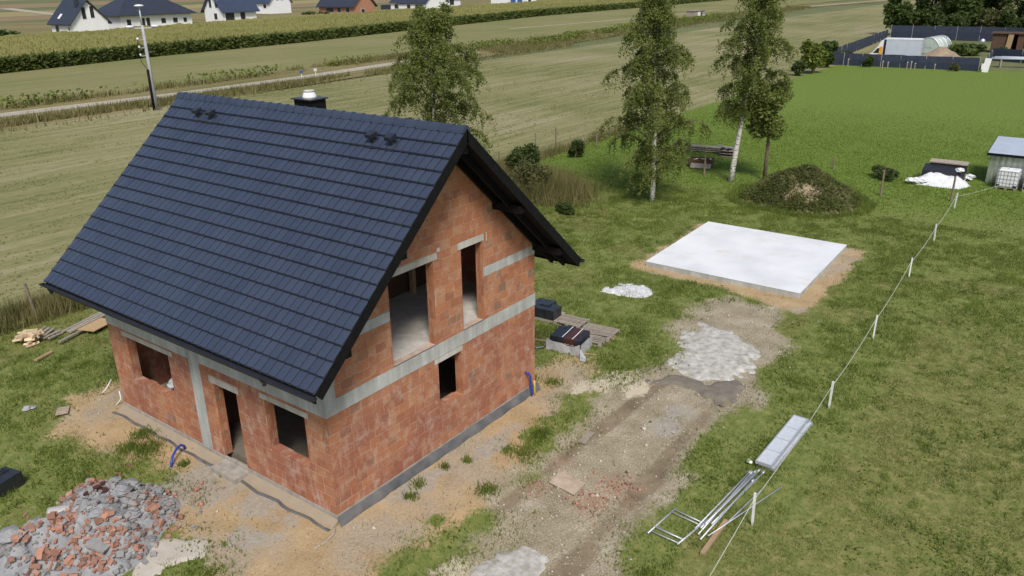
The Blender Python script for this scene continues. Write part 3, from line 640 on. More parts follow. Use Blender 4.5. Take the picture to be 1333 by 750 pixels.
lump('mud_bank', [(12.3,-2.9),(12.15,-3.6),(12.1,-4.6),(12.5,-5.3),(11.7,-5.5),(11.3,-4.8),(11.4,-3.5),(11.7,-2.7)], .10, M['mud'], .1, .2, 1, 4, 2, label='dark bank of wet mud along the dried concrete patch', cat='mud bank', flat=True)
lump('lime_patch', [(17.4,2.5),(18.2,2.5),(18.9,1.9),(18.9,1.1),(18.2,.8),(17.3,1.1),(17.0,1.8)], .06, M['limewhite'], .08, .15, .9, 5, 3, label='round white patch of spilled lime in the grass', cat='lime patch', flat=True)
lump('mortar_spill', [(-3.9,2.2),(-3.3,1.9),(-2.8,1.9),(-2.4,2.2),(-2.3,2.7),(-2.6,3.3),(-3.0,3.3),(-3.4,2.8)], .05, M['mortarspill'], .07, .12, .4, 3, 4, label='flat tan tongue of dried mortar beside the rubble heap', cat='mortar spill', flat=True)
lump('mortar_spill', [(-.4,-4.1),(.4,-3.8),(1.4,-3.9),(1.8,-4.4),(1.8,-4.9),(1.3,-5.3),(.4,-5.5),(-.6,-5.1)], .05, M['lime'], .1, .2, 1, 3, 5, label='white dried mortar across the driveway at the bottom edge', cat='mortar spill', flat=True)
mound = thing('earth_mound', 'weedy heap of dug earth behind the concrete slab', 'earth mound', (0,0,0))
mo, mz = lump('heap', [(35.2,3.6),(34.4,2.2),(34.0,-.2),(34.8,-1.9),(36.2,-2.9),(38.2,-2.8),(40.0,-1.4),(40.8,.6),(40.0,2.6),(38.2,3.8)], 1.95, M['earth'], .2, .5, .45, .8, 6, mound)

# ---------------------------------------------------------------- rubble heap
rub = thing('rubble_heap', 'heap of broken bricks and old grey mortar by the corner', 'rubble heap')
RP = [(-6.6,5.0),(-6.2,6.2),(-5.2,6.1),(-4.4,6.0),(-3.6,6.6),(-2.9,6.9),(-2.1,5.9),(-1.7,4.9),(-1.75,4.1),(-2.2,3.5),(-2.8,3.2),(-3.5,2.6),(-4.2,2.7),(-5.2,3.5),(-6.4,3.6)]
ro, rz_ = lump('mortar_base', RP, .85, M['rubble'], .06, .35, 1.1, 2.6, 7, rub)
rr = random.Random(11); fragm = []
for k in range(9):
    m_ = MB(); l, w_, h_ = rr.choice(((.25,.12,.065),(.14,.12,.07),(.2,.12,.1),(.18,.16,.14),(.32,.2,.06),(.1,.1,.07)))
    vs = [(sx*l/2*rr.uniform(.75,1.1), sy*w_/2*rr.uniform(.75,1.1), sz*h_/2*rr.uniform(.75,1.1)) for sz in (-1,1) for sx, sy in ((-1,-1),(1,-1),(1,1),(-1,1))]
    m_.add(vs, [(0,3,2,1),(4,5,6,7),(0,1,5,4),(1,2,6,5),(2,3,7,6),(3,0,4,7)]); me = bpy.data.meshes.new('brick_fragment'); me.from_pydata(m_.v, [], m_.f); fragm.append(me)
RP_arr = RP
clusters = [((-5.0,4.2),.8,'rubbrick',95),((-4.1,3.5),.6,'rubbrick',60),((-3.4,3.3),.45,'rubgrey',22),((-3.0,5.9),.6,'rubbrick',34),((-2.5,6.1),.35,'rubbrick',10),((-3.2,5.2),.4,'brown',16),((-3.0,4.2),.45,'rubgrey',20),((-2.6,4.0),.4,'rubbrick',20),((-2.2,4.9),.45,'rubgrey',12),((-5.6,5.3),.6,'rubgrey',12),((-4.2,5.0),.5,'rubbrick',16),((-1.5,4.4),.5,'rubbrick',5),((-3.8,3.0),.35,'rubgrey',14)]
fc = {}
for (c_, sg, mt, nn) in clusters:
    for i in range(nn):
        x, y = rr.gauss(c_[0], sg*.6), rr.gauss(c_[1], sg*.6); k = rr.randrange(9); mk = rr.random(); mt2 = mt if mk < .8 else ('rubgrey' if mt != 'rubgrey' else 'rubbrick')
        if (k, mt2) not in fc: me = fragm[k].copy(); me.materials.append(M[mt2]); fc[(k, mt2)] = me
        o = obj('brick_fragment', fc[(k, mt2)], None, rub); o.location = (x, y, max(0, rz_(x, y)) + rr.uniform(.01, .09)); o.rotation_euler = (rr.gauss(0,.45), rr.gauss(0,.45), rr.uniform(0,6.3))
        s_ = rr.uniform(.6, 1.1); o.scale = (s_, s_, s_)
for k, (x, y, r) in enumerate(((-4.2,5.25,.38),(-4.7,5.5,.3),(-3.4,4.6,.34),(-2.9,4.7,.28),(-2.9,5.35,.3),(-2.4,5.3,.28),(-3.1,4.0,.22),(-5.4,4.9,.3),(-2.1,4.6,.2),(-2.55,5.75,.22),(-3.75,4.2,.2))):
    MB().rock((x, y, rz_(x, y)+.03), r, k+60, .55).build('mortar_lump', M['rubble'], rub, False)
MB().obox((-4.05,3.55,rz_(-4.05,3.55)+.1), (.62,.5,.05), Matrix.Rotation(.4, 3, 'Z') @ Matrix.Rotation(.25, 3, 'X')).build('concrete_plate', M['rubgrey'], rub)
MB().rock((-2.75,4.75,rz_(-2.75,4.75)+.16), .12, 91, .9).build('lime_bucket_lump', M['white'], rub)
bits = MB(); rr = random.Random(77); mats_ = {'rubbrick': MB(), 'rubgrey': MB()}
for i in range(1500):
    x, y = rr.uniform(-6.5,-1.6), rr.uniform(2.6,6.9); zz_ = rz_(x, y)
    if zz_ < .04 and rr.random() > .12: continue
    s_ = rr.uniform(.02,.065); q_ = Matrix.Rotation(rr.uniform(0,6.3), 3, 'Z') @ Matrix.Rotation(rr.uniform(-.7,.7), 3, 'X')
    mats_['rubbrick' if vnoise(np.array([x*.9]), np.array([y*.9]), 3)[0]+rr.uniform(-.15,.15) > .5 else 'rubgrey'].obox((x, y, max(0, zz_)+s_*.4), (s_*rr.uniform(1,2.6), s_*1.2, s_), q_)
for k_, m_ in mats_.items(): tag(m_.build('rubble_bits', M[k_], rub), kind='stuff')
pipe = thing('plastic_pipe', 'short wide grey white plastic pipe lying on the rubble', 'pipe', (-4.02,5.72,.28), rad(-38))
n_ = 20; m_ = MB()
for rr_, x0, x1 in ((.185,-.24,.24),(.172,.24,-.24)):
    b0 = len(m_.v)
    for x in (x0, x1): m_.v += [(x, rr_*math.cos(2*math.pi*k/n_), rr_*math.sin(2*math.pi*k/n_)) for k in range(n_)]
    m_.f += [(b0+k, b0+(k+1)%n_, b0+n_+(k+1)%n_, b0+n_+k) for k in range(n_)]
m_.f += [(n_+k, n_+(k+1)%n_, 2*n_+(k+1)%n_, 2*n_+k) for k in range(n_)] + [(k, 3*n_+k, 3*n_+(k+1)%n_, (k+1)%n_) for k in range(n_)]
m_.build('pipe_wall', M['pvc'], pipe, False)
MB().tube([(-.25,.19*math.cos(t),.19*math.sin(t)) for t in [2*math.pi*k/20 for k in range(21)]], .012, 6, False).build('socket_ring', M['pvc'], pipe, True)

# ---------------------------------------------------------------- pallets, tile packs, boards
def pallet(loc, rz, label, lx=1.2, ly=.8, nsl=7):
    t = thing('pallet', label, 'pallet', loc, rz, 'wooden pallets beside the house')
    for y in (-ly/2+.05, 0, ly/2-.05):
        MB().box((-lx/2,y-.05,.0),(lx/2,y+.05,.02)).build('runner', M['greywood'], t)
        for x in (-lx/2+.07, 0, lx/2-.07): MB().box((x-.07,y-.05,.021),(x+.07,y+.05,.099)).build('block', M['greywood'], t)
    for k in range(3): x = (-1+k)*(lx/2-.07); MB().box((x-.05,-ly/2,.1),(x+.05,ly/2,.12)).build('bearer', M['greywood'], t)
    for k in range(nsl): y = -ly/2+.05+k*(ly-.1)/(nsl-1); MB().box((-lx/2,y-.042,.121),(lx/2,y+.042,.142)).build('slat', M['greywood'], t)
    return t
pallet((13.72,1.85,.02), rad(-86), 'weathered pallet lying flat beside the black tile packs', 1.15, .85)
pallet((13.45,.48,.02), rad(-84), 'largest weathered pallet, lying nearest the driveway', 1.35, 1.05, 9)
pallet((12.75,.42,.02), rad(-80), 'pale pallet half under the larger pallet behind the wrapped stack', 1.15, .7, 5)
pk = thing('tile_pack', 'stack of black roof tile packs on a pallet behind the house', 'tile pack', (13.75,3.05,.02), rad(-86))
MB().box((-.6,-.5,0),(.6,.5,.12)).build('pallet_base', M['greywood'], pk)
for i in range(3):
    for j in range(3):
        if (i, j) != (2, 2): MB().box((-.6+i*.405,-.5+j*.335,.125),(-.21+i*.405,-.18+j*.335,.52+.04*((i*j) % 2))).build('tile_bundle', M['blackplastic'], pk)
ws = thing('wrapped_tile_stack', 'stack of black and brown tiles in torn plastic film', 'tile stack', (11.95,.78,.0), rad(-84))
MB().box((-.62,-.52,0),(.62,.52,.13)).build('pallet_base', M['greywood'], ws)
for k, (x0, x1, mt) in enumerate(((-.58,-.32,'blackplastic'),(-.31,-.05,'blackplastic'),(-.04,.22,'brown'),(.23,.40,'brown'),(.41,.58,'blackplastic'))):
    o = MB().prism([(x0,-.46,.135),(x1,-.46,.135),(x1,-.46,.52),(x0,-.46,.52)], (0,.92,.06)).build('tile_row', M[mt], ws)
    MB().box((x0+.02,-.465,.3),(x1-.02,-.461,.31)).build('strap', M['white'], o)
MB().prism([(-.1,-.47,.56),(-.07,-.47,.56),(-.07,-.47,.565),(-.1,-.47,.565)], (0,.9,.06)).build('strap', M['white'], ws)
MB().prism([(.3,-.47,.56),(.33,-.47,.56),(.33,-.47,.565),(.3,-.47,.565)], (0,.9,.06)).build('strap', M['white'], ws)
def film(pts_a, pts_b, name, parent, seed):
    rr2 = random.Random(seed); m_ = MB(); n = len(pts_a)
    vs = [tuple(c+rr2.uniform(-.025,.025) for c in p) for p in pts_a] + [tuple(c+rr2.uniform(-.025,.025) for c in p) for p in pts_b]
    m_.add(vs, [(i, i+1, n+i+1, n+i) for i in range(n-1)])
    o = m_.build(name, M['clear'], parent); md = o.modifiers.new('s', 'SOLIDIFY'); md.thickness = .006; return o
film([(-.66,-.56,.42),(-.4,-.56,.36),(-.1,-.56,.38),(.2,-.56,.30),(.45,-.56,.34),(.66,-.56,.44)], [(-.70,-.60,.02),(-.4,-.62,.03),(-.1,-.6,.02),(.2,-.62,.03),(.45,-.6,.02),(.70,-.62,.03)], 'film_skirt', ws, 1)
film([(.66,-.54,.44),(.65,-.2,.36),(.65,.2,.42),(.65,.5,.34)], [(.72,-.56,.02),(.7,-.2,.03),(.7,.2,.02),(.7,.5,.03)], 'film_skirt', ws, 2)
film([(-.66,-.5,.3),(-.75,-.7,.12),(-.95,-.85,.06),(-1.2,-.8,.05)], [(-.68,-.3,.05),(-.8,-.5,.03),(-1.0,-.65,.02),(-1.25,-.68,.02)], 'torn_film', ws, 3)
film([(.66,-.5,.3),(.8,-.75,.1),(.85,-1.0,.05)], [(.7,-.3,.04),(.98,-.6,.03),(1.05,-.95,.02)], 'torn_film', ws, 4)
def plank(loc, rz, size, label, m='wood', cat='plank', group='loose planks on the ground', tilt=0, name='plank'):
    o = MB().obox((0,0,size[2]/2), size).build(name, M[m]); o.location = loc; o.rotation_euler = (0, tilt, rz); return tag(o, label, cat, group)
plank((11.8,1.75,.02), rad(-72), (1.3,.12,.03), 'pale plank poking out behind the gable corner', tilt=.02)
plank((11.75,-.12,.02), rad(-70), (.6,.07,.03), 'short pale batten lying in front of the largest pallet')
plank((13.35,-.02,.03), rad(-100), (.5,.1,.08), 'short timber offcut under the end of the pale pallet')
# cardboard sheet on the driveway: two creased halves
cs = thing('cardboard_sheet', 'creased tan cardboard sheet lying on the driveway', 'cardboard', (4.66,-3.8,.02), rad(3))
MB().prism([(-.24,.0,.0),(.3,-.02,.05),(.34,.40,.06),(-.22,.44,.03)], (0,0,.012)).build('panel', M['card'], cs)
MB().prism([(-.34,-.4,.02),(.24,-.42,.05),(.3,-.02,.05),(-.24,.0,.0)], (0,0,.012)).build('panel', M['card'], cs)
plank((6.95,-3.0,.02), rad(8), (.7,.22,.03), 'muddy board pressed into the rut past the cardboard', 'greywood')
# left side: boards, logs, planks
tag(plank((-1.3,11.35,.06), rad(60), (.62,.36,.02), 'bent offcut of pale board on the sand at the left', 'card', 'board', None, .1, 'board_offcut'), None)
tag(MB().rock((-1.88,12.5,.04), .14, 5, .5).rock((-1.72,12.42,.04), .11, 6, .4).build('plastic_wrap', M['clear'], None, False), 'small crumpled grey plastic scrap in the grass on the left', 'plastic scrap')
osb = plank((2.75,16.9,.16), rad(22), (1.25,.75,.03), 'tan board lying on planks by the back corner of the house', 'osb', 'board', None, .03, 'board')
for k, (x, y, a, l) in enumerate(((2.75,17.95,20,2.3),(2.8,17.75,21,2.1),(2.7,17.5,19,1.9),(2.0,16.9,21,1.9))):
    plank((x,y,.06+.02*k), rad(a), (l,.12,.05), ('grey plank farthest back behind the tan board','second grey plank behind the tan board','third grey plank, its end under the tan board','grey plank running from the log pile to the tan board')[k], 'greywood')
plank((.25,15.95,.05), rad(20), (.75,.14,.06), 'single pale plank lying in grass in front of the log pile', 'wood')
plank((-1.85,15.4,.05), rad(30), (.8,.12,.06), 'pale plank cut by the left edge of the picture', 'wood')
lp = thing('log_pile', 'pile of pale split logs and planks beside the wooden post', 'log pile', (.95,17.6,0), rad(20))
rr = random.Random(5); lgm = {}
for k in range(46):
    w_ = rr.uniform(.09,.16); l = rr.uniform(.3,.55); row = k//12; x = -.55+.9*rr.random()*(1-.15*row); y = -.1+.75*rr.random()
    o = MB().prism([(-w_/2,-l/2,0),(w_/2,-l/2,0),(w_*.3,-l/2,w_*.8),(-w_*.2,-l/2,w_*.7)], (0,l,0)).build('split_log', M['splitwood'], lp); o.location = (x, y, .02+.11*row); o.rotation_euler = (rr.gauss(0,.15), rr.gauss(0,.3), rr.gauss(.2,.5))
for k in range(6):
    o = MB().obox((0,0,0), (.75,.1,.04)).build('plank', M['greywood'], lp); o.location = (.3,-.35+.16*k,.1+.05*(k % 3)); o.rotation_euler = (0, rr.gauss(0,.08), rr.gauss(.05,.12))
# left edge: black crate-like tile pack and a green sheet
bp = thing('black_pack', 'black plastic wrapped pack cut by the left edge', 'pack', (-4.5,8.4,0), rad(14))
MB().box((-.9,-.32,0),(.62,.32,.42)).build('pack_body', M['blackplastic'], bp)
for k in range(9): MB().box((-.2+k*.085,.05,.421),(-.15+k*.085,.30,.445)).build('rib', M['blackplastic'], bp)
MB().box((-.05,.31,.421),(.2,.33,.44)).build('paper_strip', M['white'], bp)
gs = thing('green_sheet', 'folded pale green sheet at the left edge beside the rubble', 'sheet', (-5.35,6.95,0), rad(20))
MB().box((-.5,-.3,0),(.25,.3,.05)).build('lower_fold', M['green'], gs); MB().prism([(-.5,-.28,.052),(.22,-.28,.052),(.15,-.28,.12),(-.5,-.28,.13)], (0,.5,0)).build('upper_fold', M['green'], gs)

# ---------------------------------------------------------------- scaffold parts by the string line
def beam(mb, a, b, w_, h_):
    a, b = Vector(a), Vector(b); d = (b-a); l = d.length; rx = d.to_track_quat('X', 'Z').to_matrix(); mb.obox((a+b)/2, (l, w_, h_), rx); return mb
for k, (off, z) in enumerate((((.0,0),.01),((-.05,-.09),.105))):
    dk = thing('scaffold_deck', ('lower galvanised scaffold deck, under the other on the grass', 'upper galvanised scaffold deck lying in the grass')[k] , 'scaffold deck', (9.97+off[0],-7.82-.06+.1*k+off[1]*0,z), rad(-1.6+.8*k), 'stacked scaffold decks')
    MB().box((-1.5,-.2,.045),(1.5,.2,.06)).build('deck_plate', M['deck'], dk)
    for s_ in (-1, 1): MB().box((-1.5,s_*.215-.013,.0),(1.5,s_*.215+.013,.09)).build('side_rail', M['zinc'], dk)
    for x in (-1.515, 1.515): MB().box((x-.014,-.228,.0),(x+.014,.228,.09)).build('end_rail', M['zinc'], dk)
    for x in (-.75, 0, .75): MB().box((x-.012,-.2,.061),(x+.012,.2,.075)).build('cross_rib', M['zinc'], dk)
fr = thing('scaffold_ladder', 'galvanised H shaped scaffold frame flat in the grass', 'scaffold frame', (4.72,-6.95,.05), rad(0))
fp = [(-.62,.42,0),(.62,.36,0),(.44,-.46,0),(-.56,-.34,0)]
for n1, a, b, r in (('upright',(-.64,.46,0),(.66,.34,0),.024),('upright',(-.60,-.30,0),(.66,-.50,0),.024),('cross_tube',(.58,.35,0),(.50,-.47,0),.02),('cross_tube',(-.32,.43,0),(-.36,-.34,0),.024),('cross_tube',(-.52,.44,0),(-.54,-.31,0),.016),('cross_tube',(.42,.36,.02),(.36,-.45,.02),.014)):
    MB().tube([a, b], r, 8).build(n1, M['zinc'], fr, True)
tb = [((4.9,-7.35,.05),(8.0,-7.55,.06),'front'),((5.0,-7.45,.05),(8.1,-7.66,.06),''),((5.15,-7.5,.10),(8.15,-7.74,.10),''),((4.75,-7.5,.05),(7.9,-7.62,.12),''),((5.3,-7.6,.05),(8.2,-7.86,.06),''),((4.6,-7.62,.05),(7.6,-7.78,.1),'')]
tlb = ['scaffold tube of the bundle lying nearest the driveway','second scaffold tube from the driveway side of the bundle','raised scaffold tube on top of the bundle','scaffold tube slanting up over the middle of the bundle','scaffold tube on the string side of the bundle','lowest scaffold tube, its near end beside the squared timber']
for k, (a, b, _) in enumerate(tb):
    c = Vector(a); t = thing('scaffold_tube', tlb[k], 'scaffold tube', a, 0, 'bundled scaffold tubes')
    d = Vector(b)-c; MB().tube([(0,0,0), d], .024, 8).build('tube', M['zinc'], t, True)
    MB().tube([d*.97, d*1.012], .03, 8).build('sleeve', M['zinc'], t, True)
for a, b, lb in (((4.75,-7.75,.12),(7.75,-8.50,.10),'long thin steel brace crossing the string, nearer the camera'),((5.05,-7.85,.06),(7.5,-8.15,.14),'thin steel brace crossing under the white stake')):
    tag(MB().tube([a, b], .016, 6).build('scaffold_brace', M['zinc'], None, True), lb, 'scaffold brace')
wb = MB(); beam(wb, (4.15,-7.87,.05), (5.6,-7.86,.08), .11, .08); tag(wb.build('timber_beam', M['wood']), 'short squared timber lying by the scaffold tubes', 'timber')
cp = thing('coupler', 'small green and white clamp at the end of the tubes', 'clamp', (8.35,-7.42,.12))
MB().rock((0,0,0), .06, 3).build('clamp_body', M['white'], cp); MB().box((-.03,.03,-.03),(.07,.10,.05)).build('clamp_jaw', M['green'], cp)
# string line: white stakes and twine
stk = [(5.89,-8.41),(12.77,-8.25),(18.92,-8.06),(26.46,-7.72),(32.63,-7.6),(39.84,-7.35)]
slb = ['white stake beside the scaffold tubes','white stake just past the galvanised scaffold deck','white stake level with the near edge of the concrete slab','white stake level with the far corner of the concrete slab','white stake beyond the slab, second from the far end of the string','farthest white stake, in front of the wrapped white heap']
for (x, y), lb in zip(stk, slb):
    t = thing('stake', lb, 'stake', (x, y, 0), random.uniform(-.3,.3), 'white stakes of the string line')
    MB().prism([(-.026,-.026,.12),(.026,-.026,.12),(.026,.026,.12),(-.026,.026,.12)], (random.uniform(-.03,.03),random.uniform(-.02,.02),.82)).build('shaft', M['white'], t)
    m_ = MB(); m_.add([(-.026,-.026,.118),(.026,-.026,.118),(.026,.026,.118),(-.026,.026,.118),(0,0,-.06)], [(0,1,4),(1,2,4),(2,3,4),(3,0,4)]); m_.build('point', M['white'], t)
tw = [(-4,-8.8,.3)] + [(x, y+.03, .72) for x, y in stk] + [(47,-9.8,.75)]; pth = []
for a, b in zip(tw[:-1], tw[1:]):
    for i in range(8): t = i/8; p = Vector(a).lerp(Vector(b), t); pth.append(p - Vector((0,0,.25*4*t*(1-t)*.5)))
tag(MB().tube(pth, .009, 4).build('string_line', M['twine']), 'thin pale string running from stake to stake', 'string')

# ---------------------------------------------------------------- fence posts, far-side clutter
for (x, y, h, lb, tl_) in ((1.9,20.2,1.5,'leaning wooden post above the log pile',(-.12,0)),(38.7,21.0,1.75,'wooden fence post nearest the roof on the field edge',(0,0)),(41.1,20.75,1.85,'wooden fence post left of the round green bush',(0,0)),(44.15,18.9,1.55,'wooden fence post right of the round green bush',(0,0)),(39.9,7.9,1.35,'brown post in front of the tarpaulin trailer boards',(0,0)),(40.6,-3.2,1.6,'dark post in front of the brush pile',(0,0)),(41.5,-6.9,1.5,'thin brown post in front of the white wrapped heap',(0,0)),(46.4,1.25,.8,'small post behind the earth mound',(0,0)),(33.9,20.8,1.2,'short post half hidden by the shrub behind the roof',(0,0)),(.9,18.9,1.7,'grey post standing at the log pile',(0,0))):
    if lb.startswith('grey post'): continue
    t = thing('fence_post', lb, 'post', (x, y, 0), 0, 'wooden fence posts')
    MB().tube([(0,0,-.1),(tl_[0]*.5,0,h*.5),(tl_[0],tl_[1],h)], [.07,.06,.055], 8).build('shaft', M['post'], t, False)
    MB().tube([(tl_[0]*.85-.065,0,h*.85),(tl_[0]*.85+.065,0,h*.85)], .012, 5).build('staple', M['zinc'], t)
# rusty/grey boards heaps beyond the birches
bs = thing('board_stack', 'low stack of grey planks on the lawn behind the birches', 'board stack', (47.2,10.9,0), rad(-78))
for i in range(4):
    for j in range(3): MB().box((-1.5,-.35+i*.18,.08+.14*j),(1.5,-.2+i*.18,.14+.14*j)).build('plank', M['greywood'], bs)
for x in (-1.1, 0, 1.1): MB().box((x-.05,-.4,0),(x+.05,.4,.078)).build('bearer', M['greywood'], bs)
bs2 = thing('pallet_stack', 'dark pallets with loose boards behind the leaning birch', 'pallet stack', (46.6,8.9,0), rad(-80))
for k in range(3):
    MB().box((-.6,-.5,.03+.2*k),(.6,.5,.07+.2*k)).build('pallet', M['greywood'], bs2)
    for x in (-.5, 0, .5): MB().box((x-.06,-.48,.075+.2*k-.07*(k == 0)),(x+.06,.48,.225+.2*k)).build('block', M['blackplastic'], bs2)
MB().obox((-.3,0,.68), (1.2,.5,.04), Matrix.Rotation(.1, 3, 'Y')).build('board', M['greywood'], bs2)
tr = thing('wooden_crate', 'low rusty brown crate of scraps left of the brown post', 'crate', (42.3,9.2,0), rad(-75))
for s_ in (-1, 1):
    MB().box((-.8,s_*.5-.03,.15),(.8,s_*.5+.03,.55)).build('side_board', M['brownboard'], tr); MB().box((s_*.8-.03,-.46,.15),(s_*.8+.03,.46,.55)).build('end_board', M['brownboard'], tr)
MB().box((-.77,-.47,.1),(.77,.47,.16)).build('floor', M['blackplastic'], tr)
for k in range(6): MB().obox((-.6+.24*k,-.1+.05*k,.52), (.4,.16,.05), Matrix.Rotation(k, 3, 'Z')).build('scrap_board', M['splitwood' if k % 2 else 'brownboard'], tr)
MB().obox((.1,-.85,.2), (1.4,.5,.05), Matrix.Rotation(.5, 3, 'X')).build('flap', M['greywood'], tr)
# white wrapped heap
wh = thing('wrapped_heap', 'heap of black tiles under torn white plastic near the metal shed', 'wrapped heap', (46.1,-5.5,0))
PW = [(-1.2,1.4),(-1.35,0),(-1.2,-1.3),(0,-1.75),(1.1,-1.4),(1.3,0),(1.0,1.3),(0,1.6)]
lump('foil_sheet', PW, .75, M['foil'], .13, .3, 1.0, 2.2, 9, wh)
for k in range(11):
    a = k*.6; MB().rock((-.95*math.cos(a*.5)+.1*k-.3, 1.5-.29*k, .22), .32+.05*(k % 3), k+20, .6).build('foil_bundle', M['foil'], wh, False)
MB().obox((.2,.1,.72), (1.0,2.0,.4), Matrix.Rotation(-.25, 3, 'Y')).build('tile_bundle', M['blackplastic'], wh)
MB().obox((.9,-.2,1.2), (.7,2.2,.07), Matrix.Rotation(-.1, 3, 'Y')).build('cover_board', M['greywood'], wh)
MB().box((.62,-1.25,.2),(1.2,.85,1.14)).build('tile_bundle', M['blackplastic'], wh); MB().rock((.1,-1.0,.92), .32, 77, .5).build('foil_bundle', M['foil'], wh)
# metal shed
sh = thing('metal_shed', 'galvanised corrugated shed with pale roof at the right edge', 'shed', (47.6,-7.85,0))
def corr(name, a, b, z0, z1, parent, m, z1b=None):
    a, b = Vector(a), Vector(b); d = (b-a); l = d.length; d.normalize(); nrm = Vector((-d.y, d.x, 0)); n = int(l/.08); m_ = MB(); z1b = z1 if z1b is None else z1b
    for i in range(n+1):
        p = a+d*(l*i/n) + nrm*(.02 if (i//2) % 2 else 0); m_.v += [(p.x,p.y,z0), (p.x,p.y,z1+(z1b-z1)*i/n)]
    m_.f = [(2*i, 2*i+2, 2*i+3, 2*i+1) for i in range(n)]; o = m_.build(name, m, parent); md = o.modifiers.new('s', 'SOLIDIFY'); md.thickness = .01; return o
corr('front_wall', (0,0,0), (0,-5.5,0), 0, 1.86, sh, M['shedwall']); corr('side_wall', (.03,0,0), (3.6,0,0), 0, 1.86, sh, M['shedwall'], 2.25)
corr('rear_wall', (3.6,0,0), (3.6,-5.5,0), 0, 2.25, sh, M['shedwall'])
MB().prism([(-.2,.15,1.90),(-.2,-5.7,1.90),(-.2,-5.7,1.95),(-.2,.15,1.95)], (4.0,0,.43)).build('roof', M['shedroof'], sh)
MB().box((-.24,-5.7,1.80),(-.205,.16,1.965)).build('roof_edge', M['black'], sh); MB().prism([(-.2,.152,1.80),(3.8,.152,2.23),(3.8,.152,2.39),(-.2,.152,1.955)], (0,.03,0)).build('roof_edge', M['black'], sh)
def ibc(loc, label):
    t = thing('ibc_tank', label, 'water tank', loc, rad(-2), 'caged tanks in front of the shed')
    b_ = MB().box((-.46,-.55,.17),(.46,.55,1.22)).build('bottle', M['white'], t); md = b_.modifiers.new('b', 'BEVEL'); md.width = .08; md.segments = 3
    MB().lathe((0,0,1.222), [(.10,0),(.10,.04),(.03,.05)], 12).build('lid', M['white'], t)
    for k in range(7):
        y = -.57+.19*k
        for x in (-.485, .485): MB().tube([(x,y,.16),(x,y,1.18)], .012, 5).build('cage_bar', M['zinc'], t)
    for k in range(5):
        z = .2+.24*k
        for x in (-.495, .495): MB().tube([(x,-.58,z),(x,.58,z)], .012, 5).build('cage_bar', M['zinc'], t)
        for y in (-.595, .595): MB().tube([(-.49,y,z),(.49,y,z)], .012, 5).build('cage_bar', M['zinc'], t)
    MB().box((-.5,-.6,.1),(.5,.6,.15)).build('pallet_deck', M['greywood'], t)
    for y in (-.5, 0, .5): MB().box((-.5,y-.07,0),(.5,y+.07,.098)).build('pallet_runner', M['greywood'], t)
    for y in (-.45, .45): MB().box((-.51,y-.1,.17),(-.50,y+.1,.3)).build('corner_guard', M['blackplastic'], t)
    return t
ibc((46.75,-9.15,0), 'white caged water tank on a pallet in front of the shed'); ibc((46.75,-10.6,0), 'white caged tank at the right edge, beside the first caged tank')

# ---------------------------------------------------------------- foliage builders
def leaf_cloud(pts, size, seed, hang=.0, elong=1.6):
    g = np.random.default_rng(seed); n = len(pts); d = g.normal(size=(n,3)); d[:,2] = d[:,2]*.6-hang*1.2; d /= np.linalg.norm(d, axis=1)[:,None]
    u = g.normal(size=(n,3))*.8; u[:,2] += .7; u[:,0] -= .35; u[:,1] -= .15; s = np.cross(d, u); s /= np.linalg.norm(s, axis=1)[:,None]+1e-9; sz = size*g.uniform(.6,1.35,n)[:,None]
    a = d*sz*elong*.5; b = s*sz*.5; V = np.stack([pts-a, pts+b*.9-a*.1, pts+a, pts-b*.9-a*.1], 1).reshape(-1,3)
    return V, np.arange(4*n).reshape(-1,4)
def shrub(name, label, cat, loc, r, h, nl, size, m, seed, group=None, dens=.75, parent=None, blobs=9, stem=True):
    g = np.random.default_rng(seed); t = parent or thing(name, label, cat, loc, 0, group); P = []
    for k in range(blobs):
        an = g.uniform(0, 6.3); q = r*math.sqrt(g.uniform(0,1))*.65; c = np.array([q*math.cos(an), q*math.sin(an), h*g.uniform(.25,.78)]); br = r*g.uniform(.18,.5)
        v = g.normal(size=(nl//blobs, 3)); v /= np.linalg.norm(v, axis=1)[:,None]; rr_ = g.uniform(.45,1.08,len(v))[:,None]; P.append(c + v*rr_*np.array([br, br, min(br*1.1, h*.33)]))
    P = np.concatenate(P); P = P[P[:,2] > .02]; V, Fc = leaf_cloud(P, size, seed); obj('crown' if stem else 'foliage', np_mesh('foliage', V, Fc), m, t)
    if stem:
        mb = MB()
        for k in range(5): an = g.uniform(0,6.3); mb.tube([(0,0,-.05),(.15*r*math.cos(an),.15*r*math.sin(an),h*.3),(.5*r*math.cos(an),.5*r*math.sin(an),h*.7)], [.03*h,.02*h,.006*h], 5)
        mb.build('trunk', M['bark'], t)
    return t
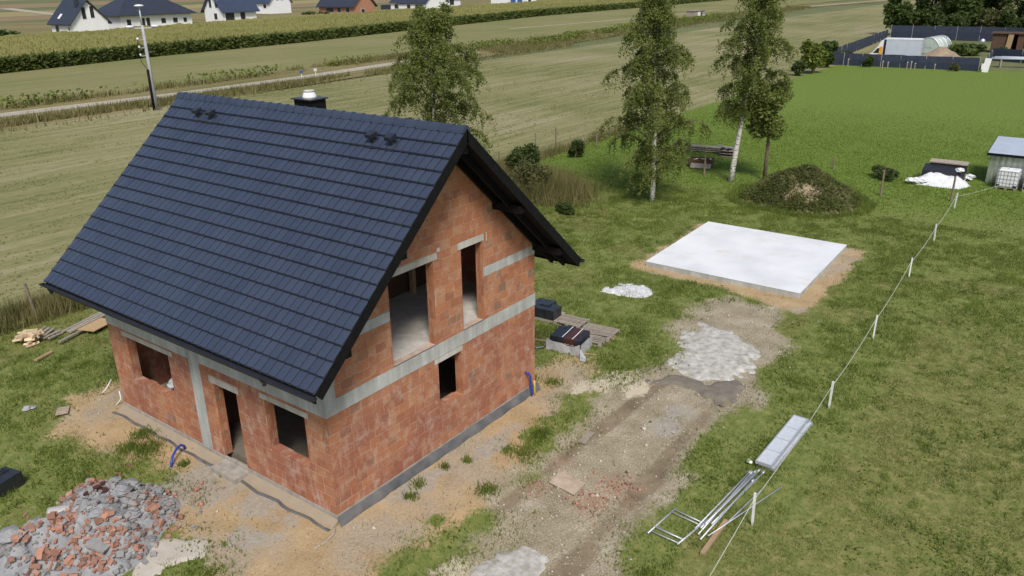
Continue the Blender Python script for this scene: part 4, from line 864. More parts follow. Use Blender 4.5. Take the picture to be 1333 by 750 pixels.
def birch(label, loc, h, crown, z0, seed, lean=(0,0), bends=(), nb=46, dens=1.0, prof=None, dark=False, lsz=.085):
    g = random.Random(seed); gn = np.random.default_rng(seed); t = thing('birch_tree', label, 'tree', loc, 0, 'birch trees')
    tp = lambda s: Vector((lean[0]*math.sin(s*1.5)+.12*math.sin(5*s+seed), lean[1]*math.sin(s*1.5)+.1*math.cos(4*s+seed)-.1, h*s))
    path = [tp(i/14) for i in range(15)]; path[0].z = -.1
    MB().tube(path, [max(.017, (.0122*h)*(1-i/14.5)**.8) for i in range(15)], 9).build('trunk', M['birchbark'], t, True)
    limbs = MB(); P = []; prof = prof or (lambda q: math.sin(math.pi*min(1, q*.92+.12))**.7)
    for k in range(nb):
        q = (k+g.random())/nb; s = z0/h + (1-z0/h)*q*.97; st = tp(s); an = k*2.4+g.uniform(-.5,.5); ln = crown*prof(q)*g.uniform(.45,1.15)
        pts = [st]; d = Vector((math.cos(an), math.sin(an), 0)); rise = ln*g.uniform(.35,.75)*(1-.35*q)
        for i in range(1, 7): u = i/6; pts.append(st + d*ln*u*(1-.12*u) + Vector((g.uniform(-.08,.08), g.uniform(-.08,.08), rise*math.sin(u*2.2)-.25*ln*u*u)))
        r0 = .0045*h*(1-q*.65); limbs.tube(pts, [r0*(1-.14*i) for i in range(7)], 5, False)
        for i in range(1, 7):
            if g.random() < .16: continue
            for _ in range(max(1, int((3.4 if i > 2 else 1.9)*dens))):
                b0 = pts[i].lerp(pts[max(0, i-1)], g.random()) ; sd = Vector((g.gauss(0,1), g.gauss(0,1), 0)); sd = sd.normalized()*g.uniform(.1,.6)*min(1, ln); sl_ = g.uniform(.35,1.25)*(.5+.5*min(1, ln/2))
                p1 = b0 + sd*.6 + Vector((0,0,g.uniform(-.05,.2))); p2 = b0 + sd + Vector((0,0,-sl_))
                if p2.z < z0*.55: p2.z = z0*.55+g.random()*.4
                nleaf = int(36*sl_)+8; us = gn.uniform(.02,1,nleaf)[:,None]; p0, q1, q2 = np.array(b0), np.array(p1), np.array(p2)
                P.append((1-us)**2*p0 + 2*us*(1-us)*q1 + us**2*q2 + gn.normal(scale=.075, size=(nleaf,3)))
                if g.random() < .25: limbs.tube([b0, p1, p2], [.008,.006,.003], 3, False)
    limbs.build('limb', M['twig'], t, False); P = np.concatenate(P); V, Fc = leaf_cloud(P, lsz, seed, .5, 1.5)
    obj('crown', np_mesh('crown', V, Fc), M['birchleaf'], t); return t
birch('slender birch with white trunk between the house and the leaning birch', (31.8,7.84,0), 14.2, 3.5, .9, 2, (.25,.3), nb=78, dens=1.7, prof=lambda q: float(np.interp(q, [0,.12,.3,.5,.7,.85,1], [.7,1,1.05,.8,.55,.42,.2])))
birch('birch with a bare white trunk leaning to the right', (39.18,5.75,0), 15.2, 2.9, 3.6, 5, (.75,-.75), nb=70, dens=1.6, prof=lambda q: float(np.interp(q, [0,.15,.35,.6,.8,1], [.75,1,.95,.7,.62,.3])))
t2 = thing('brown_trunk_tree', 'small tree with a thin brown trunk right of the leaning birch', 'tree', (40.6,4.0,0))
MB().tube([(0,0,-.1),(.05,.02,1.5),(0,.0,3),(.1,.1,5)], [.14,.12,.10,.05], 8).build('trunk', M['bark'], t2, True)
gq = np.random.default_rng(8); v_ = gq.normal(size=(5200,3)); v_ /= np.linalg.norm(v_, axis=1)[:,None]; c_ = gq.integers(0, 9, 5200); cc = gq.uniform(-.75,.75,(9,3))*np.array([1,1,1.6])+np.array([.1,.1,4.6])
V, Fc = leaf_cloud(cc[c_] + v_*gq.uniform(.5,1.1,5200)[:,None]*.75, .15, 9, .4); obj('crown', np_mesh('crown', V, Fc), M['birchleaf'], t2)
birch('broad weeping birch rising behind the tiled roof', (25.4,19.2,0), 11.3, 4.1, 1.0, 9, (.2,.1), nb=70, dens=1.9, prof=lambda q: float(np.interp(q, [0,.2,.5,.7,.85,1], [.85,1,1,.8,.6,.3])))
# shrubs
shrub('bush', 'round dark green bush between two fence posts', 'bush', (39.9,18.2,0), .75, 1.45, 2200, .11, M['darkleaf'], 3)
shrub('bush', 'dark green shrub behind the roof verge', 'bush', (29.8,15.9,0), 1.6, 3.0, 5200, .13, M['darkleaf'], 4)
shrub('bush', 'tall brown green bush beside the right roof verge', 'bush', (28.5,14.2,0), 1.4, 2.5, 5200, .11, M['weed'], 44, blobs=16)
shrub('bush', 'low dark bush in grass just right of the roof tip', 'bush', (26.8,10.6,0), .8, .8, 1600, .12, M['darkleaf'], 6)
shrub('bush', 'yellow green young tree at the corner of the netting', 'bush', (103.5,20.3,0), 2.0, 4.6, 2600, .32, M['yellowleaf'], 12)
shrub('bush', 'dark bushy tree just right of the yellow green one', 'bush', (112,21.6,0), 2.3, 4.2, 2600, .34, M['midleaf'], 13)
shrub('bush', 'small dark bush left of the yellow green tree', 'bush', (99.5,21.3,0), 1.2, 2.0, 1200, .3, M['darkleaf'], 14)
shrub('bush', 'small shrub before the netting below the truck', 'bush', (114.6,16.0,0), .8, 1.7, 600, .25, M['midleaf'], 15)
shrub('brush_pile', 'low round pile of cut brush behind a dark post', 'brush pile', (45.3,-2.3,0), 1.0, .75, 1800, .13, M['darkleaf'], 16)
mb = MB()
for k in range(22): an = random.uniform(0,6.3); q = random.uniform(.1,.7); mb.tube([(45.3+q*math.cos(an),-2.3+q*math.sin(an),.35),(45.3+1.5*q*math.cos(an+.3),-2.3+1.5*q*math.sin(an+.3),random.uniform(.5,1.0))], [.015,.006], 4)
tag(mb.build('cut_branches', M['bark']), kind='stuff')

# ---------------------------------------------------------------- grass and weeds (uncountable)
def blades(name, P, h, wd, m, label, seed, lean=.35, z=0.0):
    g = np.random.default_rng(seed); n = len(P); an = g.uniform(0, 2*np.pi, n); hh = h*g.uniform(.45,1.3,n); ww = wd*g.uniform(.7,1.3,n); la = g.uniform(0, 2*np.pi, n); ll = hh*np.abs(g.normal(0, lean, n))
    b = np.stack([P[:,0], P[:,1], np.full(n, z) if np.isscalar(z) else z], 1); e = np.stack([np.cos(an)*ww/2, np.sin(an)*ww/2, 0*an], 1)
    t = b + np.stack([np.cos(la)*ll, np.sin(la)*ll, hh], 1); V = np.stack([b-e, b+e, t], 1).reshape(-1,3)
    o = obj(name, np_mesh(name, V, np.arange(3*n).reshape(-1,3)), m); return tag(o, label, 'grass', kind='stuff')
def scatter(n, x0, x1, y0, y1, seed): g = np.random.default_rng(seed); return np.stack([g.uniform(x0,x1,n), g.uniform(y0,y1,n)], 1)
def sample(a, P):                                 # bilinear-free lookup of a ground attribute
    i = np.clip(np.searchsorted(gx, P[:,0]), 0, len(gx)-1); j = np.clip(np.searchsorted(gy, P[:,1]), 0, len(gy)-1); return a[i, j]
HB = [(-.1,-.1),(W+.1,-.1),(W+.1,L+.1),(-.1,L+.1)]; SB = [(21.3,-4.6),(29.05,-4.6),(29.05,2.9),(21.3,2.9)]
def on_grass(P, g, thr=.0):
    w_ = (1-np.clip(sample(a_soil, P)*1.1-.12, 0, .97))*(1-np.clip(sample(a_grav, P)*1.1-.12, 0, .985)); w_ *= (sdist(P[:,0], P[:,1], HB) < 0)*(sdist(P[:,0], P[:,1], SB) < 0)
    return P[g.random(len(P)) < w_]
g = np.random.default_rng(21)
P = on_grass(scatter(900000, -8, 36, -15, 20.6, 1), g); cl_ = fbm(P[:,0]*1.5, P[:,1]*1.5, 4)
keep = g.random(len(P)) < np.clip((cl_-.28)*2.6, .12, 1); P = P[keep]; cl_ = cl_[keep]
dry = (sample(a_dry, P) + .5*(fbm(P[:,0]*.8, P[:,1]*.8, 2)-.5)) > .42
blades('grass', P[~dry], .10+.10*np.clip(cl_[~dry]-.4, 0, 1), .022, M['grassblade'], 'patchy green grass of the building plot', 2, z=sample(Z, P[~dry])-.01)
blades('dry_grass', P[dry], .075, .02, M['dryblade'], 'drier olive grass right of the string line', 3, .6, z=sample(Z, P[dry])-.01)
P = scatter(190000, 30, 80, -24, 20.4, 5); P = P[(g.random(len(P)) < sstep(P[:,0]+.25*P[:,1], 30, 42)*(1-sstep(P[:,0], 50, 80))) & (sdist(P[:,0], P[:,1], SB) < 0)]
blades('lush_grass', P, .09, .05, M['lushblade'], 'bright green lawn beyond the slab', 6)
# rank tufts in the plot
P = on_grass(scatter(5200, -7, 34, -14, 20, 8), g); P = P[fbm(P[:,0]*.45, P[:,1]*.45, 1) > .5]; P = np.repeat(P, 16, 0) + g.normal(scale=.09, size=(len(P)*16, 2)); P = on_grass(P, g)
blades('grass_tuft', P, .17, .024, M['grassblade'], 'rank tufts of taller grass', 9, .55)
# broad-leaved weeds in patches of the lawn
P = on_grass(scatter(90000, -8, 46, -15, 20, 18), g); P = P[fbm(P[:,0]*.8, P[:,1]*.8, 6)+g.normal(0,.05,len(P)) > .58]; P = P[np.hypot(P[:,0]-18, P[:,1]-1.7) > 1.3]; V, Fc = leaf_cloud(np.column_stack([P, sample(Z, P)+g.uniform(.01,.10,len(P))]), .06, 19); tag(obj('lawn_weeds', np_mesh('lawn_weeds', V, Fc), M['grassblade']), 'patches of broad leaved weeds in the lawn', 'weeds', kind='stuff')
# weeds in the sand
for k, (x, y, r, nn) in enumerate(((-.95,7.1,.45,520),(-.55,8.0,.35,300),(-1.25,7.6,.3,260),(2.35,-.55,.2,110),(1.85,-.75,.18,110),(-.75,5.5,.14,120),(6.2,-1.8,.35,300),(5.2,-2.0,.4,350),(3.2,-2.2,.3,260),(8.9,.6,.4,380),(9.2,-.3,.3,200),(-2.9,.9,.4,160),(4.0,-.9,.15,90),(3.4,-.6,.12,80))):
    P = np.stack([g.normal(x, r*.55, nn), g.normal(y, r*.55, nn)], 1); o = blades('weed_clump', P, .16, .03, M['grassblade'], 'green weeds growing out of bare sand around the house', 30+k, .6, z=0)
# loose stones on the driveway and the bare soil
def pebbles(name, P, size, m, label, seed):
    g_ = np.random.default_rng(seed); n = len(P); o6 = np.array([(1,0,0),(0,1,0),(-1,0,0),(0,-1,0),(0,0,.8),(0,0,-.8)]); f8 = np.array([(0,1,4),(1,2,4),(2,3,4),(3,0,4),(1,0,5),(2,1,5),(3,2,5),(0,3,5)])
    sz = size*g_.lognormal(0, .5, n); an = g_.uniform(0, 6.3, n); c, s_ = np.cos(an), np.sin(an); d = o6[None]*g_.uniform(.6,1.3,(n,6,1))*sz[:,None,None]
    V = np.stack([d[...,0]*c[:,None]-d[...,1]*s_[:,None]+P[:,None,0], d[...,0]*s_[:,None]+d[...,1]*c[:,None]+P[:,None,1], d[...,2]+(sample(Z, P)+sz*.3)[:,None]], -1).reshape(-1,3)
    tag(obj(name, np_mesh(name, V, (f8[None]+6*np.arange(n)[:,None,None]).reshape(-1,3)), m), label, 'gravel', kind='stuff')
P = scatter(20000, -6, 20, -8, 12, 61); wv = np.maximum(sample(a_grav, P)**2, .12*sample(a_soil, P)**2)*(sdist(P[:,0], P[:,1], HB) < 0); P = P[g.random(len(P)) < wv*np.clip(fbm(P[:,0]*.9, P[:,1]*.9, 5)*2.6-.75, .05, 1)]
pebbles('gravel', P, .018, M['mortarspill'], 'loose grey stones on the driveway and bare soil', 1)
P = np.concatenate([np.stack([g.normal(cx_, r_*.6, n_), g.normal(cy_, r_*.6, n_)], 1) for cx_, cy_, r_, n_ in ((4.3,-4.7,.5,150),(5.3,-4.9,.6,200),(4.1,-3.2,.4,60),(-1.4,4.0,.5,50),(-2.4,3.4,.5,60))]); pebbles('brick_crumbs', P, .025, M['rubbrick'], 'red brick crumbs scattered on the driveway', 2)
# tall dry grass on the field edge and behind the house
def band(n, x0, x1, yc, wy, seed): g_ = np.random.default_rng(seed); x = g_.uniform(x0, x1, n); return np.stack([x, g_.normal(yc(x), wy, n)], 1)
P = np.concatenate([band(26000, -9, 11, lambda x: 20.3+0*x, .55, 1), band(16000, 11, 36, lambda x: 20.3+0*x, .6, 2), band(5000, 36, 60, lambda x: 20.4+0*x, .35, 3)]); P = P[fbm(P[:,0]*.6, P[:,1]*.6, 3) > .36]
P = P[~((P[:,1] < 19.2) & (P[:,0] > -1) & (P[:,0] < 4.5))]
blades('tall_grass', P, .75, .03, M['tallgrass'], 'tall dry grass along the field edge', 12, .3)
g_ = np.random.default_rng(3); P = np.stack([g_.normal(29.2,1.0,15000), g_.normal(14.6,1.5,15000)], 1); P = P[(P[:,0] > 24.5)]; blades('tall_grass', P, 1.5, .03, M['tallgrass'], 'tall brown weeds behind the roof verge', 13, .5)
# mound weeds
g_ = np.random.default_rng(4); P = np.stack([g_.uniform(32,42,60000), g_.uniform(-4.5,5.8,60000)], 1); zz = np.array([mz(*p) for p in P]); k_ = (zz > .02) & (zz < 1.9) & (fbm(P[:,0]*.7, P[:,1]*.7, 2) + g_.normal(0,.10,len(P)) > .33+.17*zz/1.8)
P, zz = P[k_], zz[k_]; V, Fc = leaf_cloud(np.stack([P[:,0], P[:,1], zz+g_.uniform(.0,.28,len(P))], 1), .10, 5); tag(obj('mound_weeds', np_mesh('mound_weeds', V, Fc), M['weed']), 'dark weeds overgrowing the earth mound', 'weeds', kind='stuff')
gk = g_.random(len(P)) < .6; blades('mound_grass', P[gk], .34, .028, M['grassblade'], 'rough grass growing on the earth mound', 51, .6, z=zz[gk])
MPOL = [(35.2,3.6),(34.4,2.2),(34.0,-.2),(34.8,-1.9),(36.2,-2.9),(38.2,-2.8),(40.0,-1.4),(40.8,.6),(40.0,2.6),(38.2,3.8)]
P = scatter(30000, 32, 43, -5, 6, 71); ds = sdist(P[:,0], P[:,1], MPOL); P = P[(ds < .5) & (ds > -.55-.5*fbm(P[:,0], P[:,1], 2))]; blades('mound_grass', P, .30, .03, M['grassblade'], 'rough grass around the foot of the earth mound', 52, .6, z=np.array([max(0, mz(*p)) for p in P]))
# verge weeds along the track and in the field
P = np.concatenate([band(30000, -40, 130, lambda x: 72.2+.055*np.clip(x-25,0,None), 1.7, 6), band(14000, -40, 110, lambda x: 85+.05*np.clip(x-25,0,None), 1.0, 7), band(26000, 110, 330, lambda x: 83+.055*(x-110), 3.6, 8)])
ty = np.interp(P[:,0], [q[0] for q in TRK], [q[1] for q in TRK]); P = P[(fbm(P[:,0]*.12, P[:,1]*.3, 3) > .40) & ((P[:,0] > 108) | (np.abs(P[:,1]-ty) > 2.3) & (P[:,1] < ty+9) & ((P[:,1] < 74.5) | (P[:,1] > ty)))]; blades('verge_grass', P, .75, .14, M['tallgrass'], 'tall weeds on both sides of the gravel track', 14, .3)
P = np.concatenate([band(15000, 110, 250, lambda x: 84+.055*(x-110), 2.6, 9), band(4000, -40, 110, lambda x: 84.5+.05*np.clip(x-25,0,None), .8, 10)]); P = P[fbm(P[:,0]*.1, P[:,1]*.3, 6) > .5]; V, Fc = leaf_cloud(np.column_stack([P, np.random.default_rng(2).uniform(.1,1.3,len(P))]), .3, 6); tag(obj('verge_weeds', np_mesh('verge_weeds', V, Fc), M['yellowleaf']), 'yellow green weeds on the far verge', 'weeds', kind='stuff')
P = scatter(60000, -25, 95, 20.8, 69, 15); P = P[fbm(P[:,0]*.25, P[:,1]*.8, 5) > .52]; blades('meadow_grass', P, .05, .12, M['dryblade'], 'cut stubble lying on the mown meadow', 15, 1.2)

# ---------------------------------------------------------------- maize field
cf = np.array([(-60,114),(40,124.5),(75,131),(107,133),(227,154),(330,158),(420,163)]); fy = lambda x: np.interp(x, cf[:,0], cf[:,1])
xs = np.arange(-60, 421, 1.2); vv = np.concatenate([[0], np.linspace(.6, 78, 66)]); XX, VV = np.meshgrid(xs, vv, indexing='ij'); bk = np.interp(XX, [-60,60,140,300,420],[.86,.86,.92,.86,.95]); YY = fy(XX)+VV*bk+.25*(fbm(XX*1.5, VV, 1)-.5)
ZZ = 1.6+.8*(fbm(XX*.8, YY*.8, 2)-.5)+.25*np.random.default_rng(1).random(XX.shape); ZZ[:,0] = .2; ZZ[:,-1] = 0
ix = np.arange(XX.size).reshape(XX.shape); fs = np.stack([ix[:-1,:-1], ix[1:,:-1], ix[1:,1:], ix[:-1,1:]], -1).reshape(-1,4)
corn = obj('maize_field', np_mesh('maize_field', np.stack([XX,YY,ZZ],-1).reshape(-1,3), fs), M['canopy'], None, False); tag(corn, 'ripening maize field in front of the far houses', 'maize', kind='stuff')
g_ = np.random.default_rng(6); n = 60000; x = -60+480*g_.random(n)**1.6; y = fy(x)+np.abs(g_.normal(0,.9,n))-.35; zz = g_.uniform(.1,2.05,n); V, Fc = leaf_cloud(np.stack([x,y,zz],1), .62, 7, .2, 2.2)
lv = obj('maize_leaves', np_mesh('maize_leaves', V, Fc), M['corn']); tag(lv, 'dark green leaves along the front edge of the maize', 'maize', kind='stuff')
n = 42000; x = -60+480*g_.random(n)**1.5; y = fy(x)+60*g_.random(n)**2; P = np.stack([x,y],1); o = blades('maize_tassels', P, .55, .16, M['corntop'], 'pale tassels on top of the maize', 17, .3, z=1.7); o['category'] = 'maize'

# ---------------------------------------------------------------- power pole
pp = thing('power_pole', 'grey concrete power pole with white insulators beyond the roof', 'power pole', (36.36,68.84,0))
MB().tube([(0,0,-.2),(0,0,5),(0,0,8.6)], [.21,.18,.14], 10).build('shaft', M['metalpole'], pp, True); MB().tube([(0,0,8.5),(0,0,10.5)], [.10,.07], 8).build('top_tube', M['zinc'], pp, True)
MB().obox((0,0,8.35), (2.6,.12,.12), Matrix.Rotation(rad(-30), 3, 'Z')).build('cross_arm', M['zinc'], pp)
for x in (-1.2, 1.2): MB().lathe((x*math.cos(rad(30)), -x*math.sin(rad(30)), 8.42), [(.32,.0),(.42,.06),(.36,.16),(.12,.22)], 12).build('insulator', M['white'], pp, True)
MB().lathe((0,0,10.45), [(.42,0),(.48,.06),(.4,.14),(.1,.2)], 12).build('insulator', M['white'], pp, True)
for z in (5.6, 6.4, 7.2): MB().obox((-.35,0,z), (.8,.1,.08)).build('bracket', M['zinc'], pp); MB().lathe((-.75,0,z), [(.09,0),(.14,.1),(.07,.24)], 8).build('insulator', M['white'], pp, True)
MB().tube([(-.32,-.05,0),(-.30,-.05,2),(-.27,-.05,4.2)], .13, 8).build('cable_guard', M['black'], pp, True); MB().tube([(-.27,-.05,4.2),(-.8,-.1,5.0),(-.95,-.1,6.0),(-.8,0,7.2)], .03, 5).build('cable', M['black'], pp, True)
for x, y, m_, lb in ((62.5,76.6,'bluepaint','small blue marker by the track beyond the roof'),(65.3,77.0,'white','small white marker post beside the track')):
    t = thing('marker_post', lb, 'marker', (x, y, 0)); MB().tube([(0,0,-.1),(0,0,.9)], .05, 6).build('shaft', M['white'], t); MB().box((-.22,-.08,.9),(.22,.08,1.25)).build('head', M[m_], t)

# ---------------------------------------------------------------- far houses
def far_house(name, label, cat, x, y, wx, wy, eave, ridge, axis, wall='fwhite', roof='froof', wins=(), doors=(), over=.7, hip=False, chim=None, extra=None, sky_=None):
    t = thing(name, label, cat, (x, y, .9 if y > 150 else 0), 0, 'houses beyond the maize field')
    MB().box((0,0,-1.2),(wx,wy,eave)).build('wall', M[wall], t)
    rf = MB(); o = over; th = .28
    if hip:
        r0, r1 = (wy/2, wx-wy/2) if wx > wy else (wx/2-.1, wx/2+.1); z = eave-.1
        base = [(-o,-o,z),(wx+o,-o,z),(wx+o,wy+o,z),(-o,wy+o,z)]; top = [(r0,wy/2,ridge),(r1,wy/2,ridge)]
        rf.add(base+[(p[0],p[1],p[2]+.2) for p in base]+top, [(0,3,2,1),(0,1,5,4),(1,2,6,5),(2,3,7,6),(3,0,4,7),(4,5,9,8),(6,7,8,9),(5,6,9),(7,4,8)])
    elif axis == 'y':
        MB().prism([(0,.002,eave),(wx,.002,eave),(wx/2,.002,ridge-.25)], (0,wy-.004,0)).build('gable', M[wall], t); sl_ = (ridge-eave)/(wx/2); e = eave-o*sl_
        rf.prism([(-o,-o,e),(wx/2,-o,ridge),(wx/2,-o,ridge+th),(-o,-o,e+th)], (0,wy+2*o,0)); rf.prism([(wx/2,-o,ridge),(wx+o,-o,e),(wx+o,-o,e+th),(wx/2,-o,ridge+th)], (0,wy+2*o,0))
    else:
        MB().prism([(.002,0,eave),(.002,wy/2,ridge-.25),(.002,wy,eave)], (wx-.004,0,0)).build('gable', M[wall], t); sl_ = (ridge-eave)/(wy/2); e = eave-o*sl_
        rf.prism([(-o,-o,e),(-o,-o,e+th),(-o,wy/2,ridge+th),(-o,wy/2,ridge)], (wx+2*o,0,0)); rf.prism([(-o,wy/2,ridge),(-o,wy/2,ridge+th),(-o,wy+o,e+th),(-o,wy+o,e)], (wx+2*o,0,0))
    rf = rf.build('roof', M[roof], t)
    for (f, u, z, w_, h_) in wins:
        if f == 'S': q = MB().box((u,-.06,z),(u+w_,.01,z+h_)).build('window', M['fwhite'], t); MB().box((u+.07,-.075,z+.07),(u+w_-.07,-.061,z+h_-.07)).build('pane', M['fglass'], q)
        else: q = MB().box((-.06,u,z),(.01,u+w_,z+h_)).build('window', M['fwhite'], t); MB().box((-.075,u+.07,z+.07),(-.061,u+w_-.07,z+h_-.07)).build('pane', M['fglass'], q)
    if chim: MB().box((chim[0]-.45,chim[1]-.45,chim[2]),(chim[0]+.45,chim[1]+.45,chim[3])).build('chimney', M['froof'], rf)
    if sky_:
        a = Vector(sky_[0]); MB().prism([a, a+Vector((0,1.0,0)), a+Vector((1.4*math.cos(math.atan(sl_)),1.0,1.4*math.sin(math.atan(sl_)))), a+Vector((1.4*math.cos(math.atan(sl_)),0,1.4*math.sin(math.atan(sl_))))], (0,0,.1)).build('skylight', M['fwhite'], rf)
    return t
hA = far_house('white_house', 'white gabled house with tall narrow twin windows, farthest left', 'house', 90.9,196.6,9.3,10.5,3.0,8.0,'y', wins=[('S',3.0,3.6,1.1,2.9),('S',5.1,3.8,1.1,2.9),('W',6.5,.4,1.8,2.0),('W',1.0,1.0,.8,.9)], chim=(3.2,2.0,5.2,8.2), sky_=((.4,6.3,3.75),))
hB = far_house('white_bungalow', 'wide white bungalow under a dark hipped roof', 'house', 107.4,203.7,21.2,14,3.7,9.2,'x', hip=True, over=1.1, wins=[('S',1.6,.4,1.3,2.4),('S',5.4,.4,1.5,2.6),('S',7.2,.4,1.2,2.6),('S',11.6,1.3,1.5,1.4),('S',15.2,1.3,1.5,1.4),('S',18.4,1.3,1.2,1.3)])
hC = far_house('white_house', 'white house whose twin windowed gable faces left of its bluish roof', 'house', 143.6,210.2,12.0,9.5,3.9,9.0,'x', roof='frooflight', over=.9, wins=[('W',2.2,4.4,1.4,2.7),('W',5.3,4.4,1.4,2.7),('W',3.0,1.0,1.7,1.9),('S',.6,.5,3.3,2.8),('S',6.0,.5,1.9,2.8)])
hD = far_house('white_house', 'white gabled house behind and right of the bluish roofed one', 'house', 213,278,11.1,14.0,3.8,9.8,'y', roof='frooflight', wins=[('S',3.6,4.2,1.3,3.0),('S',6.0,4.2,1.3,3.0),('W',2,1.2,2.0,1.6)])
hE = far_house('brick_bungalow', 'unfinished brick bungalow with a dark roof by the maize', 'house', 197.8,211,10.4,18.4,3.4,8.6,'y', wall='fbrick', over=.8, wins=[('W',10.4,.9,4.2,1.7),('W',6.6,.9,2.0,1.7),('W',2.0,.9,2.0,1.7),('S',3.5,.6,1.8,1.5)])
hG = far_house('white_house', 'white gabled house with dark roof and garage recess, right of the brick bungalow', 'house', 235.7,211,13.3,14.5,3.0,8.2,'y', over=.5, wins=[('W',1.0,.2,4.6,2.2),('W',8.0,.9,2.0,1.5)])
MB().box((1.0,14.51,-.05),(8,20,2.9)).build('annex_wall', M['fwhite'], hG); MB().prism([(.3,14.5,2.9),(8.5,14.5,2.9),(4.4,14.5,5.6)], (0,6.1,0)).build('annex_roof', M['froof'], hG); w1 = MB().box((.94,16.0,.8),(1.01,17.8,2.4)).build('window', M['fglass'], hG)
hI = far_house('white_block', 'flat white block with blue doors at the top edge', 'building', 309.6,226.1,23.4,10,4.6,6.6,'x', over=.3, roof='froof', wins=[('S',16.5,.6,2.5,3)])
for u in (2.2, 7.6): MB().box((u,-.09,0),(u+4,.0,4.0)).build('door', M['bluepaint'], hI)
hJ = far_house('white_house', 'white house partly behind the birch top, beyond the garage house', 'house', 268,232,14,9,3.6,7.6,'x', over=.5, wins=[('S',1.5,.8,2.4,2.2),('S',6.5,.8,3.0,2.4)])
hK = far_house('dark_roofed_house', 'dark roofed house between the brick bungalow and the garage house', 'house', 240,262,9,10,3.2,8.2,'y', over=.6, wins=[('S',3,1,2,1.6)])
car = thing('parked_car', 'dark car parked beside a white house at the top edge', 'car', (283,222,0), rad(10))
MB().prism([(-2.1,-.85,.3),(2.1,-.85,.3),(2.15,-.85,.8),(1.2,-.85,.95),(.6,-.85,1.45),(-1.2,-.85,1.45),(-1.9,-.85,.95),(-2.15,-.85,.8)], (0,1.7,0)).build('body', M['blackplastic'], car)
MB().prism([(-1.1,-.87,1.0),(.9,-.87,1.0),(.5,-.87,1.38),(-1.05,-.87,1.38)], (0,1.74,0)).build('side_window', M['fglass'], car)
for x in (-1.35, 1.35):
    for y in (-.86, .66): MB().tube([(x,y,.33),(x,y+.2,.33)], .33, 12).build('wheel', M['black'], car)
sb_ = MB().box((0,0,0),(12,.3,2.0)).build('hedge_screen', M['screen']); sb_.location = (262,262,0); tag(sb_, 'long dark screen fence behind the far lane', 'fence')
tag(MB().box((118.5+40,207,0),(118.5+44,209.5,1.1)).build('garden_bin', M['white']), 'small white box beside the bluish roofed house', 'box')
for k, (x, y, r, h_, m_, lb) in enumerate(((74,202,3.5,3.2,'midleaf','green shrub left of the leftmost white house'),(80,206,3.0,2.6,'midleaf','second shrub beside the leftmost white house'),(185,219,4,2.5,'weed','brownish bush left of the brick bungalow'),(193,222,3,2.2,'weed','small brownish bush touching the brick bungalow'),(104,214,2.5,2.8,'darkleaf','dark bush between the leftmost house and the hipped bungalow'),(246,231,2.8,3.0,'midleaf','green bush behind the garage house'))):
    shrub('bush', lb, 'bush', (x, y, 0), r, h_, 700, .55, M[m_], 200+k, stem=False)
tank = thing('blue_barrel', 'blue barrel by the lane left of the leftmost house', 'barrel', (72.5,200.5,0)); MB().lathe((0,0,0), [(.8,0),(.9,.6),(.9,1.4),(.75,1.9)], 12).build('drum', M['bluepaint'], tank); MB().lathe((0,0,1.91), [(.6,0),(.55,.1)], 12).build('lid', M['bluepaint'], tank)
tag(MB().box((0,0,0),(3.5,1.2,1.4)).build('stone_stack', M['greywood']), 'grey stack beside the lane left of the blue barrel', 'stack'); bpy.data.objects['stone_stack'].location = (65,200.5,0)
ki = thing('field_hut', 'small grey hut with a white panel standing in the far field', 'hut', (226.4,93.3,0), rad(-4))
MB().box((-3.4,-1.2,.2),(3.4,1.2,2.6)).build('wall', M['greywood'], ki); MB().box((-3.6,-1.4,2.6),(3.6,1.4,2.75)).build('roof', M['greywood'], ki); MB().box((-.9,-1.23,1.2),(.7,-1.2,2.3)).build('panel', M['white'], ki); MB().box((1.2,-1.23,.3),(1.9,-1.2,2.2)).build('door', M['fglass'], ki)
for x in (2.2, 2.9): MB().box((x,-1.5,.2),(x+.4,-1.2,1.5)).build('drum', M['truckbox'], ki)

# ---------------------------------------------------------------- neighbour's yard at the right
def net(name, label, pts, h, n_per=2.5):
    t = thing(name, label, 'fence', (pts[0][0], pts[0][1], 0), 0, 'dark netting fences'); o0 = Vector((*pts[0], 0)); rr2 = random.Random(len(pts))
    for a, b in zip(pts[:-1], pts[1:]):
        a, b = Vector((*a, 0))-o0, Vector((*b, 0))-o0; l = (b-a).length; n = max(1, int(l/n_per))
        for i in range(n+1): p = a.lerp(b, i/n); MB().tube([p, p+Vector((0,0,h+.12))], .04, 6).build('post', M['zinc'], t)
        nn = n*4; m_ = MB(); nr = (b-a).normalized().cross(Vector((0,0,1)))
        for i in range(nn+1): p = a.lerp(b, i/nn)+nr*rr2.uniform(-.04,.04); m_.v += [(p.x,p.y,.03), (p.x+nr.x*.05,p.y+nr.y*.05,h*.5), (p.x,p.y,h+rr2.uniform(-.06,.02))]
        m_.f = [(3*i+k, 3*i+3+k, 3*i+4+k, 3*i+1+k) for i in range(nn) for k in range(2)]; m_.build('netting', M['screen'], t)
    return t
net('netting_fence', 'dark blue netting fence in front of the box truck', [(115.5,22.2),(115.8,12),(116.1,2.2)], 1.75)
net('netting_fence', 'dark netting fence running back along the field edge', [(115.6,22.6),(140,24.2),(172,26.5)], 1.8, 4)
net('netting_fence', 'dark netting fence at the back of the truck yard', [(172.2,26),(172.5,6),(170,-12)], 2.6, 4)
net('netting_fence', 'short dark netting fence right of the truck yard', [(117,1.6),(132.5,2.6),(127,-9)], 1.8, 4)
tk = thing('box_truck', 'white box truck with an orange cab edge behind the netting', 'truck', (121.0,13.0,0), rad(6))
